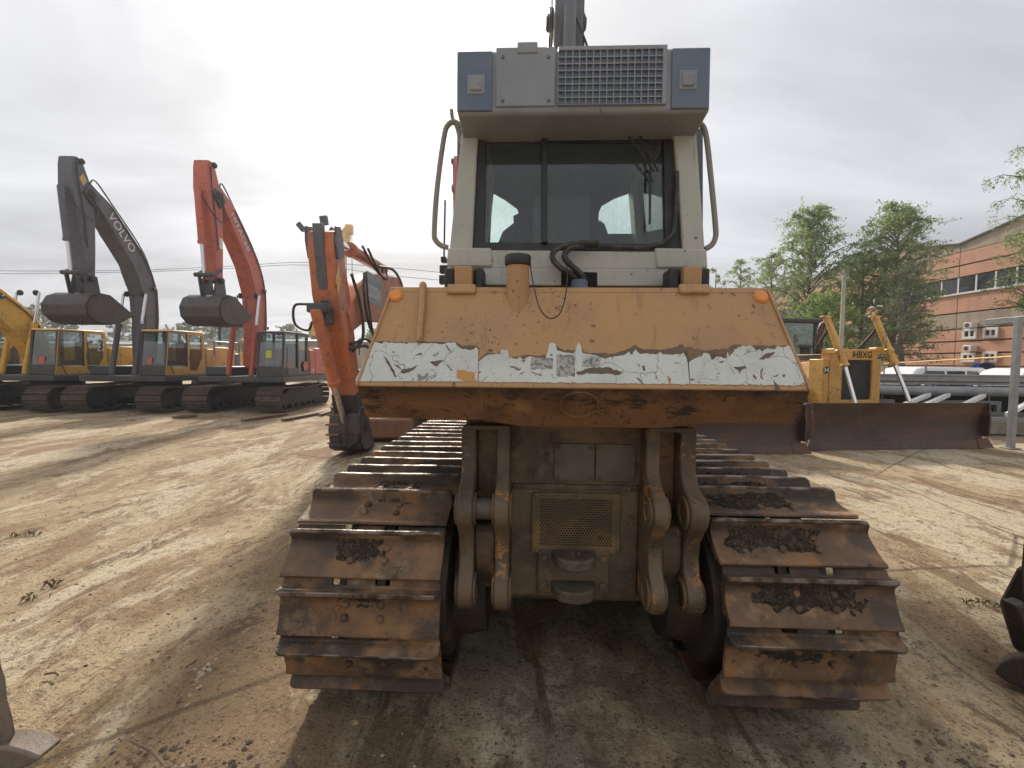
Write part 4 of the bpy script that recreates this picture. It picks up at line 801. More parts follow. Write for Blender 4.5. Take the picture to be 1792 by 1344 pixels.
def excavator(label, X, Yf, body, house, cabcol, armcol, scale=1.0, boom=ARM_BOOM, stick=ARM_STICK, bprof=ARM_BUCKET, bucketmat=None, bhw=0.60, arms=True, group='excavators parked in a row', cabpanel=None, detail=True, joint=(-2.9, 7.1), boomhw=0.27):
    root = empty('excavator', (X, Yf + 2.1 * scale, 0), 0, scale); tag(root, label, 'excavator', group)
    r0 = 0.37; Lx = 3.32; n = 46; per = 2 * Lx + 2 * math.pi * r0; pt = per / n; cz = 0.46
    for sx in (-1, 1):
        cx = sx * 1.25
        b = MB(); b.box2((cx - 0.22, -Lx / 2 + 0.1, 0.24), (cx + 0.22, Lx / 2 - 0.1, 0.70)); b.prism([V((cx - 0.3, y, z)) for y, z in ((-1.5, 0.66), (1.5, 0.66), (1.1, 0.80), (-1.1, 0.80))], (0.6, 0, 0)); tf = b.build('track_frame', M['xframe'], root, 0.02)
        for e in (-1, 1):
            b = MB(); b.lathe((cx, e * Lx / 2, cz), (1, 0, 0), [(-0.2, 0.12), (-0.2, 0.30), (-0.1, 0.34), (0.1, 0.34), (0.2, 0.30), (0.2, 0.12)], 20); b.build('track_wheel', M['xframe'], root)
        if detail:
            for k in range(6):
                b = MB(); b.lathe((cx, -1.25 + k * 0.5, 0.2), (1, 0, 0), [(-0.22, 0.06), (-0.22, 0.10), (0.22, 0.10), (0.22, 0.06)], 12); b.build('track_roller', M['xframe'], root)
        for k in range(n):
            s = k * pt + 0.05
            if s < Lx: p = V((cx, -Lx / 2 + s, cz + r0)); a = 0; t = V((0, 1, 0)); nn = V((0, 0, 1))
            elif s < Lx + math.pi * r0: a = (s - Lx) / r0; nn = V((0, math.sin(a), math.cos(a))); t = V((0, math.cos(a), -math.sin(a))); p = V((cx, Lx / 2, cz)) + nn * r0
            elif s < 2 * Lx + math.pi * r0: p = V((cx, Lx / 2 - (s - Lx - math.pi * r0), cz - r0)); t = V((0, -1, 0)); nn = V((0, 0, -1))
            else: a = (s - 2 * Lx - math.pi * r0) / r0; nn = V((0, -math.sin(a), -math.cos(a))); t = V((0, -math.cos(a), math.sin(a))); p = V((cx, -Lx / 2, cz)) + nn * r0
            if nn.z > 0.9: p.z -= 0.05 * math.sin(math.pi * min(1, max(0, s / Lx))) ** 2 * (1 + 0.5 * math.sin(s * 5))
            o = bpy.data.objects.new('track_shoe', xshoe_me); link(o, tf); o.matrix_local = Matrix(((1, t.x, nn.x, p.x), (0, t.y, nn.y, p.y), (0, t.z, nn.z, p.z), (0, 0, 0, 1)))
    b = MB(); b.box2((-1.05, -0.9, 0.45), (1.05, 0.9, 0.85)); b.lathe((0, 0, 0.85), (0, 0, 1), [(0, 0.75), (0.25, 0.75)], 28); b.build('car_body', M['xframe'], root, 0.03)
    b = MB(); b.box2((-1.35, -1.75, 1.06), (1.62, 2.3, 1.26)); b.build('upper_frame', M['black'] if cabcol is not M['yellow'] else M['black'], root, 0.03)
    b = MB(); b.box2((-1.35, -1.35, 1.262), (-0.5, 0.88, 1.60)); b.build('tool_box', M['black'], root, 0.05)
    b = MB(); b.box2((-1.35, 0.9, 1.262), (-0.50, 2.2, 2.30)); b.build('pump_house', house, root, 0.05)
    b = MB(); b.box2((-0.495, 0.9, 1.262), (1.6, 2.2, 2.34)); eh = b.build('engine_house', house, root, 0.05)
    b = MB(); b.box2((0.64, 0.42, 1.262), (1.6, 0.895, 2.26)); b.build('side_housing', house, root, 0.04)
    cw = [(-1.35, 2.205), (1.6, 2.205), (1.6, 2.6), (1.2, 3.0), (-0.95, 3.0), (-1.35, 2.6)]
    b = MB(); b.prism([V((x, y, 1.15)) for x, y in cw], (0, 0, 0.95)); b.build('counterweight', body, root, 0.06)
    # cab: posts, panels, glass
    x0, x1, y0, y1, z0, z1 = 0.64, 1.58, -1.68, 0.38, 1.265, 2.86
    b = MB(); ps = 0.075
    for x in (x0, x1 - ps):
        b.bar((x + ps / 2, y0 + 0.05, z0), (x + ps / 2, y0 + 0.20, z1 - 0.02), ps, ps, (0, 1, 0)); b.bar((x + ps / 2, y1 - 0.06, z0), (x + ps / 2, y1 - 0.14, z1 - 0.02), ps, 0.10, (0, 1, 0)); b.box2((x, -0.56, z0), (x + ps, -0.46, z1 - 0.02))
        b.box2((x + 0.002, y0 + 0.05, z0), (x + ps - 0.002, y1 - 0.02, z0 + 0.12))
    b.box2((x0 + ps, y0 + 0.03, z0), (x1 - ps, y0 + 0.10, z0 + 0.36))
    cb = b.build('cab_frame', cabcol, root, 0.015)
    rp = [(y0 + 0.12, z1 - 0.06), (y0 + 0.2, z1), (y1 - 0.2, z1 + 0.03), (y1 - 0.06, z1 - 0.06)]
    b = MB(); b.prism([V((x0 - 0.01, y, z)) for y, z in rp], (x1 - x0 + 0.02, 0, 0)); b.build('cab_roof', cabpanel or cabcol, root, 0.03)
    dp = [(-0.45, z0 + 0.01), (y1 - 0.03, z0 + 0.01), (y1 - 0.08, z0 + 0.95), (y1 - 0.25, z0 + 0.62), (-0.1, z0 + 0.42), (-0.45, z0 + 0.40)]
    do_ = [(-0.60, z0 + 0.01), (y1 - 0.03, z0 + 0.01), (y1 - 0.10, z1 - 0.02), (-0.58, z1 - 0.02)]; di_ = [(-0.50, z0 + 0.16), (-0.12, z0 + 0.16), (y1 - 0.22, z0 + 0.62), (y1 - 0.22, z1 - 0.12), (-0.50, z1 - 0.12)]
    do2 = [do_[0], (-0.1, z0 + 0.01), do_[1], do_[2], do_[3]]
    b = MB(); b.ringplate([V((x1 - 0.012, y, z)) for y, z in do2], [V((x1 - 0.012, y, z)) for y, z in di_], (0.026, 0, 0)); b.build('door_panel', cabpanel or cabcol, root, 0.01)
    if cabpanel is not None:
        b = MB(); b.bar((x1 - 0.03, y0 + 0.03, z0 + 0.02), (x1 - 0.03, y0 + 0.19, z1 - 0.03), 0.08, 0.03, (0, 1, 0)); b.build('corner_post', cabpanel, root, 0.008)
    b = MB(); b.prism([V((x1 - 0.012, y, z)) for y, z in ((y0 + 0.06, z0 + 0.01), (-0.56, z0 + 0.01), (-0.56, z0 + 0.30), (y0 + 0.10, z0 + 0.30))], (0.02, 0, 0)); b.build('door_sill', cabcol if cabpanel is None else cabpanel, root, 0.01)
    b = MB(); b.add([V((x0 + ps, y0 + 0.06, z0 + 0.36)), V((x1 - ps, y0 + 0.06, z0 + 0.36)), V((x1 - ps, y0 + 0.21, z1 - 0.06)), V((x0 + ps, y0 + 0.21, z1 - 0.06))], [(0, 1, 2, 3)]); b.build('front_glass', M['glass'], root)
    b = MB()
    b.add([V((x1 - 0.03, y0 + 0.16, z0 + 0.3)), V((x1 - 0.03, -0.57, z0 + 0.3)), V((x1 - 0.03, -0.57, z1 - 0.07)), V((x1 - 0.03, y0 + 0.24, z1 - 0.07))], [(0, 1, 2, 3)]); b.build('door_glass', M['glass'], root)
    b = MB(); b.add([V((x1 - 0.03, -0.45, z0 + 0.15)), V((x1 - 0.03, y1 - 0.1, z0 + 0.15)), V((x1 - 0.03, y1 - 0.16, z1 - 0.07)), V((x1 - 0.03, -0.45, z1 - 0.07))], [(0, 1, 2, 3)]); b.build('quarter_glass', M['glass'], root)
    b = MB(); b.add([V((x0 + 0.03, y0 + 0.12, z0 + 0.1)), V((x0 + 0.03, y1 - 0.1, z0 + 0.1)), V((x0 + 0.03, y1 - 0.16, z1 - 0.07)), V((x0 + 0.03, y0 + 0.24, z1 - 0.07))], [(0, 1, 2, 3)]); b.build('side_glass', M['glass'], root)
    b = MB(); b.box2((0.9, -0.75, z0), (1.35, -0.2, 1.78)); b.box((1.12, -0.2, 2.08), (0.46, 0.14, 0.75)); b.box2((0.80, -1.3, z0), (0.92, -0.9, 1.75)); b.build('seat', M['inner'], root, 0.04)
    if detail:
        b = MB(); b.tube(rounded_path([(x1 + 0.02, -1.3, 1.3), (x1 + 0.06, -1.5, 1.6), (x1 + 0.06, -1.45, 2.3)], 0.1), 0.016, 6); b.build('grab_rail', M['black'], root)
        b = MB(); b.tube(rounded_path([(-1.3, -0.9, 2.0), (-1.3, -0.9, 2.5), (-1.3, 0.6, 2.5), (-1.3, 0.6, 2.0)], 0.1), 0.018, 6); b.build('handrail', M['black'], root)
        b = MB(); b.tube([(-0.2, 1.5, 2.1), (-0.2, 1.5, 2.45), (-0.2, 1.62, 2.55)], 0.06, 10); b.build('exhaust_pipe', M['black'], root)
    if arms:
        bo = arm('boom', boom, boomhw, armcol, root); arm('stick', stick, boomhw * 0.82, armcol, root)
        arm('boom_nose', [(joint[0] + 0.25, joint[1] - 0.22, 0.2), (joint[0], joint[1], 0.2), (joint[0] - 0.15, joint[1] + 0.1, 0.14)], boomhw * 0.98 + 0.02, M['black'], root)
        for sx in (-1, 1): ram(root, (sx * 0.40, -1.55, 1.28), (sx * 0.40, -0.95, 4.15), 0.62, 0.085, armcol, M['chrome'], 'boom_cylinder')
        for (jy, jz), rr in (((joint[0], joint[1]), 0.13), ((stick[0][0] + 0.12, stick[0][1] - 0.1), 0.09), ((stick[-1][0], stick[-1][1]), 0.10), ((boom[0][0], boom[0][1] + 0.15), 0.14), ((-0.95, 4.15), 0.10)):
            for sx in (-1, 1):
                b = MB(); b.lathe((sx * (boomhw - 0.01), jy, jz), (sx, 0, 0), [(0, rr), (0.045, rr), (0.055, rr * 0.75), (0.07, rr * 0.7), (0.07, 0)], 14); b.build('joint_pin', M['xframe'], root)
        for k in range(1, len(boom) - 2):
            pa, pb = boom[k], boom[k + 1]; my, mz = (pa[0] + pb[0]) / 2, (pa[1] + pb[1]) / 2; dd = V((0, pb[0] - pa[0], pb[1] - pa[1])).normalized(); nn_ = V((0, -dd.z, dd.y)); hh = (pa[2] + pb[2]) / 2
            for s2 in (-1, 1):
                e_ = V((0, my, mz)) + nn_ * s2 * (hh + 0.012); b = MB(); b.bar(e_ - dd * 0.25 + V((0, 0, 0)), e_ + dd * 0.25, 2 * boomhw * 0.9, 0.02, nn_); b.build('wear_plate', armcol, root)
        for sx in (-1, 1):
            b = MB(); q0, q1 = boom[2], boom[-2]; pts_ = [V((sx * (boomhw + 0.03), p_[0] + p_[2] * 0.55, p_[1] + p_[2] * 0.35)) for p_ in boom[1:-1]]; b.tube(curve_pts(pts_, 4), 0.02, 6); b.build('steel_line', M['xframe'], root)
            b = MB(); pts_ = [V((sx * (boomhw * 0.82 + 0.025), p_[0] - p_[2] * 0.4, p_[1])) for p_ in stick[1:-1]]; b.tube(pts_, 0.016, 6); b.build('steel_line', M['xframe'], root)
        b = MB(); b.box((0.0 + boomhw + 0.06, boom[3][0] + 0.1, boom[3][1] + 0.1), (0.10, 0.14, 0.12)); b.build('work_lamp', M['black'], root, 0.02)
        bt = V((0, stick[-1][0], stick[-1][1]))
        bm_ = bucketmat or M['bucket']; bk = bucket(root, bt, bprof, bhw, bm_)
        b = MB()
        for sx in (-1, 1):
            b.prism([V((sx * 0.2 - 0.03, y, z)) for y, z in ((bt.y - 0.16, bt.z + 0.1), (bt.y + 0.2, bt.z + 0.1), (bt.y + 0.32, bt.z - 0.52), (bt.y - 0.3, bt.z - 0.52))], (0.06, 0, 0))
        b.cyl((-0.3, bt.y, bt.z - 0.02), (0.3, bt.y, bt.z - 0.02), 0.07, n=10); b.cyl((-0.3, bt.y - 0.42, bt.z + 0.12), (0.3, bt.y - 0.42, bt.z + 0.12), 0.07, n=10); b.build('bucket_mount', M['black'], root, 0.01)
        b = MB()
        for sx in (-1, 1): b.bar((sx * 0.24, bt.y - 0.42, bt.z + 0.12), (sx * 0.24, bt.y + 0.05, bt.z + 0.35), 0.05, 0.11); b.bar((sx * 0.16, bt.y - 0.42, bt.z + 0.12), (sx * 0.16, bt.y - 0.30, bt.z - 0.48), 0.05, 0.12)
        b.build('bucket_linkage', M['black'], root, 0.01)
        st = stick[2]; ram(root, (0, st[0] - st[2] - 0.12, st[1] - 0.1), (0, bt.y - 0.42, bt.z + 0.14), 0.64, 0.095, armcol, M['chrome'], 'bucket_cylinder')
        k1 = boom[3]; k2 = boom[4]
        ram(root, (0, k1[0] + k1[2] * 0.9 + 0.1, k1[1] + 0.2), (0, stick[0][0] + 0.2, stick[0][1] - 0.05), 0.55, 0.10, armcol, M['chrome'], 'stick_cylinder')
        b = MB()
        for q_ in (-0.14, 0.14):
            hp = [V((q_, boom[3][0] + boom[3][2] + 0.06, boom[3][1])), V((q_, boom[4][0] + 0.34, boom[4][1] + 0.34)), V((q_, boom[-2][0] + 0.30, boom[-2][1] + 0.28)), V((q_, boom[-1][0] + 0.35, boom[-1][1] + 0.30)), V((q_ * 1.6, stick[1][0] + 0.35, stick[1][1] - 0.45))]
            b.tube(curve_pts(hp, 5), 0.022, 6)
        hp = [V((boomhw + 0.03, boom[-1][0] + 0.1, boom[-1][1] - 0.1)), V((boomhw + 0.08, joint[0] + 0.1, joint[1] - 0.75)), V((boomhw + 0.06, joint[0] - 0.35, joint[1] - 0.7)), V((0.1, stick[2][0] - stick[2][2] - 0.08, stick[2][1] - 0.3))]
        b.tube(curve_pts(hp, 6), 0.02, 6); b.build('hydraulic_hose', M['hose'], root)
    return root
LETX = 0.006
# grey and yellow excavator
XV = -13.5
vol = excavator('excavator with dark grey arm marked VOLVO and yellow cab door', XV, 15.1, M['grey'], M['yellow2'], M['black'], M['grey'], cabpanel=M['yellow2'], bhw=0.68, joint=(-2.8, 6.98), bprof=[(y * 1.02 + 0.04, z) for y, z in ARM_BUCKET])
def along(pts, i, f): a, b_ = pts[i], pts[i + 1]; return a[0] + (b_[0] - a[0]) * f, a[1] + (b_[1] - a[1]) * f
def boom_text(txt, root, pts, i, f, h, w, m, hw=0.27, flip=1):
    y, z = along(pts, i, f); d = V((0, pts[i + 1][0] - pts[i][0], pts[i + 1][1] - pts[i][1])).normalized() * -1
    text_mesh(txt, 'lettering', m, root, (hw + LETX, y, z), d, V((1, 0, 0)).cross(d), h, 0.002, 0.012, w)
boom_text('VOLVO', vol, ARM_BOOM, 4, 0.56, 0.30, 1.35, M['letter'])
b = MB(); q = V((0.226, -3.0, 7.35)); b.prism([q + V((0, 0, 0.18)), q + V((0, 0.13, 0)), q + V((0, 0, -0.18)), q + V((0, -0.13, 0))], (0.006, 0, 0)); b.build('warning_sign', M['yellow2'], vol)
b = MB(); b.box((1.0, -1.63, 1.78), (0.17, 0.006, 0.22)); b.build('paper_sheet', M['redsheet'], vol)
# orange excavator
XH = -9.57
hit = excavator('excavator with orange-red arm marked HITACHI and black cab', XH, 15.3, M['orange2'], M['orange2'], M['black'], M['orange2'], bucketmat=M['bucket'], joint=(-2.9, 7.0), bhw=0.62)
boom_text('HITACHI', hit, ARM_BOOM, 4, 0.62, 0.20, 1.35, M['letter'])
b = MB(); b.box((1.05, -1.58, 2.05), (0.2, 0.006, 0.26)); b.build('paper_sheet', M['greensheet'], hit)
b = MB(); b.box((0.226, -2.75, 5.55), (0.006, 0.16, 0.34)); b.build('paper_sheet', M['paper'], hit)
b = MB(); b.prism([V((1.6, 0.02 + 0.2 * math.cos(a), 1.62 + 0.2 * math.sin(a))) for a in [R(60 * k) for k in range(6)]], (0.006, 0, 0)); b.build('side_sticker', M['orange2'], hit)
text_mesh('240', 'lettering', M['letter'], hit, (1.607, 0.62, 1.45), (0, 1, 0), (0, 0, 1), 0.16, 0.004)
# yellow excavator with number 3
XK = -17.2
KB = [(-0.6, 1.55, 0.22), (-0.9, 2.4, 0.36), (-1.3, 3.0, 0.46), (-2.2, 3.75, 0.42), (-3.6, 4.5, 0.35), (-5.0, 4.9, 0.25)]
KS = [(-4.8, 5.6, 0.14), (-5.0, 5.1, 0.35), (-5.05, 4.2, 0.3), (-5.0, 2.6, 0.2), (-5.0, 1.6, 0.15)]
KBU = [(-4.9, 1.1), (-5.3, 1.15), (-5.7, 0.9), (-5.8, 0.55), (-5.6, 0.2), (-5.2, 0.03), (-4.7, 0.05), (-4.3, 0.25)]
kom = excavator('yellow excavator with number 3 on its cab window', XK, 15.0, M['yellow'], M['yellow'], M['black'], M['yellow'], boom=KB, stick=KS, bprof=KBU, joint=(-4.95, 4.95), cabpanel=M['yellow'])
b = MB(); b.box((1.592, 0.06, 2.35), (0.006, 0.26, 0.46)); b.build('number_plate', M['paper'], kom)
text_mesh('3', 'lettering', M['dletter'], kom, (1.598, 0.06, 2.35), (0, 1, 0), (0, 0, 1), 0.36, 0.003, 0.02)
b = MB(); b.box((1.08, -1.62, 1.78), (0.2, 0.006, 0.24)); b.build('paper_sheet', M['redsheet'], kom)
# yellow machine further left
cas = excavator('yellow excavator at left edge with letter E on its housing', -21.3, 15.6, M['orange2'], M['yellow2'], M['black'], M['yellow2'], boom=KB, stick=KS, bprof=KBU, joint=(-4.95, 4.95))
text_mesh('E', 'lettering', M['dletter'], cas, (1.608, 1.45, 1.62), (0, 1, 0), (0, 0, 1), 0.26, 0.003, 0.02)
# orange excavator reaching to the ground beside the bulldozer
XD = -3.2
DR = 14.2
def rel(p): return tuple((y - DR, z, h) for y, z, h in p)
DB = rel([(8.25, 2.55, 0.20), (8.9, 2.95, 0.36), (10.2, 3.25, 0.52), (11.6, 3.40, 0.58), (12.6, 3.1, 0.5), (13.6, 1.7, 0.3)])
DS = rel([(7.70, 4.02, 0.12), (7.80, 3.75, 0.22), (8.02, 3.05, 0.30), (8.36, 2.2, 0.24), (8.70, 1.3, 0.18), (8.95, 0.62, 0.13)])
DBU = [(y - DR, z) for y, z in ((9.18, 0.60), (9.08, 0.90), (8.86, 0.97), (8.64, 0.82), (8.55, 0.52), (8.62, 0.24), (8.82, 0.07), (9.15, 0.03), (9.5, 0.06))]
doo = empty('excavator', (XD, DR, 0)); tag(doo, 'orange excavator whose arm reaches down to its bucket beside the bulldozer', 'excavator', 'excavators parked in a row')
def finish_doosan(root):
    # undercarriage and upper body stand behind the bulldozer
    arm('boom', DB, 0.26, M['orange'], root); arm('stick', DS, 0.22, M['orange'], root)
    st = V((0, 7.62 - DR, 4.0))
    arm('stick_tip', [(8.715 - DR, 1.25, 0.195), (8.80 - DR, 1.0, 0.19), (8.96 - DR, 0.58, 0.155)], 0.232, M['xframe'], root, 0.02)
    b = MB(); o_ = side_poly([(7.58 - DR, 4.10, 0.05), (7.60 - DR, 3.9, 0.06), (7.75 - DR, 3.2, 0.06), (7.98 - DR, 2.5, 0.06)]); b.prism([p + V((-0.10, -0.02, 0)) for p in o_], (0.17, 0, 0)); b.build('stick_front_plate', M['grey'], root, 0.01)
    for sx in (-1, 1):
        b = MB(); b.prism([p + V((sx * 0.245 - 0.02, 0, 0)) for p in side_poly([(7.70 - DR, 4.10, 0.10), (7.76 - DR, 3.88, 0.17), (7.84 - DR, 3.6, 0.15)])], (0.04, 0, 0)); b.build('stick_lug', M['grey'], root, 0.01)
    ram(root, (0.0, 11.3 - DR, 4.10), (0, 7.85 - DR, 3.98), 0.68, 0.125, M['orange'], M['chrome'], 'stick_cylinder')
    ram(root, (-0.06, 7.52 - DR, 2.70), (-0.02, 8.66 - DR, 0.62), 0.62, 0.10, M['orange'], M['oldrod'], 'bucket_cylinder')
    b = MB(); b.box((-0.04, 7.58 - DR, 2.72), (0.36, 0.14, 0.16)); b.box((0.0, 7.72 - DR, 2.6), (0.24, 0.2, 0.3)); b.build('cylinder_bracket', M['black'], root, 0.03)
    bk = bucket(root, V((0, 8.7 - DR, 0.6)), DBU, 0.30, M['bucket'], 4)
    for k in range(7):
        a = R(95 + 24 * k); b = MB(); b.box((-0.22, 9.02 - DR + 0.47 * math.cos(a), 0.52 + 0.46 * math.sin(a)), (0.26, 0.04, 0.04)); b.build('wear_strip', M['rustbox'], bk, 0.01)
    b = MB()
    for sx in (-1, 1): b.bar((sx * 0.16, 8.66 - DR, 0.62), (sx * 0.16, 8.84 - DR, 1.0), 0.06, 0.12); b.bar((sx * 0.12, 8.66 - DR, 0.62), (sx * 0.12, 8.64 - DR, 0.2), 0.07, 0.15)
    b.cyl((-0.27, 8.66 - DR, 0.60), (0.27, 8.66 - DR, 0.60), 0.07, n=12); b.cyl((-0.34, 8.92 - DR, 0.55), (0.34, 8.92 - DR, 0.55), 0.09, n=12); b.cyl((-0.3, 8.64 - DR, 0.22), (0.3, 8.64 - DR, 0.22), 0.06, n=12); b.tube(curve_pts([V((0.2, 8.74 - DR, 0.9)), V((0.3, 8.54 - DR, 0.6)), V((0.25, 8.5 - DR, 0.35)), V((0.1, 8.54 - DR, 0.2))], 5), 0.03, 6); b.tube(curve_pts([V((-0.05, 8.74 - DR, 1.0)), V((0.05, 8.5 - DR, 0.7)), V((0.05, 8.5 - DR, 0.4))], 5), 0.03, 6); b.box((0, 8.78 - DR, 0.42), (0.26, 0.22, 0.5)); b.build('bucket_linkage', M['xframe'], root, 0.0)
    for pts, r_ in (([(0.3, 8.2, 3.4), (0.32, 8.6, 2.9), (0.33, 8.7, 2.3), (0.2, 8.4, 2.0)], 0.03), ([(0.3, 8.9, 3.55), (0.34, 8.75, 3.2), (0.36, 8.95, 2.6), (0.3, 9.7, 2.3)], 0.03), ([(0.3, 9.0, 3.6), (0.36, 8.95, 3.0), (0.38, 9.25, 2.2), (0.3, 9.7, 2.0)], 0.022), ([(0.25, 8.25, 2.15), (0.4, 8.8, 2.25), (0.4, 9.3, 1.9), (0.3, 9.6, 1.6)], 0.028), ([(0.22, 8.25, 2.05), (0.38, 8.8, 2.12), (0.38, 9.3, 1.8), (0.3, 9.6, 1.5)], 0.028), ([(-0.2, 7.55, 2.78), (-0.40, 7.5, 2.74), (-0.42, 7.55, 2.45), (-0.24, 7.62, 2.35), (-0.2, 7.7, 2.5)], 0.022), ([(0.1, 9.4, 4.2), (0.2, 9.9, 3.85), (0.22, 10.4, 3.8), (0.1, 10.8, 4.1)], 0.025), ([(0.15, 9.6, 4.2), (0.25, 10.1, 3.78), (0.27, 10.6, 3.75), (0.12, 11.0, 4.1)], 0.025), ([(0.2, 10.2, 3.95), (0.2, 11.4, 4.12), (0.2, 12.2, 3.95), (0.2, 12.7, 3.5)], 0.035)):
        b = MB(); b.tube(curve_pts([V((x, y - DR, z)) for x, y, z in pts], 6), r_, 7); b.build('hydraulic_hose', M['hose'], root)
    # decals
    p = WX(656, 508, XD + 0.262); b = MB(); b.box((0.262, p.y - DR, p.z), (0.006, 1.05, 0.62)); b.build('decal_plate', M['galv'], root)
    text_mesh('DOOSAN', 'lettering', M['letter'], root, (0.266, p.y - DR, p.z - 0.06), (0, 1, 0), (0, 0, 1), 0.26, 0.002, 0.015, 0.86)
    p = WX(592, 490, XD + 0.222); b = MB(); b.prism([V((0.222, p.y - DR, p.z)) + q_ for q_ in (V((0, 0, 0.28)), V((0, 0.11, 0)), V((0, 0, -0.28)), V((0, -0.11, 0)))], (0.006, 0, 0)); b.build('warning_sign', M['yellow2'], root)
tmp = excavator('x', XD, DR - 2.1, M['orange'], M['orange'], M['black'], M['orange'], arms=False)
for ch in list(tmp.children): ch.parent = doo
bpy.data.objects.remove(tmp)
finish_doosan(doo)
# further excavators whose raised arms show behind the bulldozer
red = excavator('far excavator whose thin red arm rises left of the cream cab', -1.75, 16.4, M['orange2'], M['orange2'], M['black'], M['orange2'], scale=1.08, boomhw=0.25)
gry = excavator('tall grey excavator whose arm rises above the bulldozer roof', 1.0, 10.2, M['grey'], M['grey'], M['black'], M['grey'], scale=1.2, boomhw=0.27)

# ================================================================== FRONT-FACING DOZERS ON THE RIGHT
def blade_part(root, hw, y0, h, ends=True):
    prof_f = [(0.0, 0.02), (0.07, 0.10), (0.13, 0.3), (0.14, 0.55), (0.09, 0.8), (0.0, h)]
    b = MB(); b.prism([V((-hw, y0 + y, z)) for y, z in prof_f] + [V((-hw, y0 + y + 0.05, z)) for y, z in prof_f[::-1]], (2 * hw, 0, 0)); bl = b.build('blade', M['blade'], root)
    b = MB(); b.prism([V((-hw - 0.02, y0 - 0.035, 0.0)), V((-hw - 0.02, y0 + 0.03, 0.19)), V((-hw - 0.02, y0 + 0.062, 0.19)), V((-hw - 0.02, y0 + 0.0, 0.0))], (2 * hw + 0.04, 0, 0)); b.build('cutting_edge', M['blade'], bl, 0.003)
    for sx in (-1, 1):
        b = MB(); b.prism([V((sx * hw - 0.02, y0 + y, z)) for y, z in ((-0.03, 0.25), (0.2, 0.25), (0.2, h - 0.02), (-0.015, h + 0.01), (-0.05, 0.6))], (0.04, 0, 0)); b.build('blade_end', M['blade'], bl, 0.005)
        b = MB(); b.prism([V((sx * (hw - 0.25), y0 - 0.042, 0.0)), V((sx * (hw + 0.14), y0 - 0.045, 0.0)), V((sx * (hw + 0.02), y0 + 0.0, 0.22)), V((sx * (hw - 0.25), y0 + 0.02, 0.2))], (0, 0.03, 0)); eb = b.build('end_bit', M['blade'], bl, 0.003)
    b = MB(); b.box2((-hw + 0.1, y0 + 0.2, 0.25), (hw - 0.1, y0 + 0.42, 0.62)); b.build('blade_brace', M['blade'], bl, 0.02)
    return bl
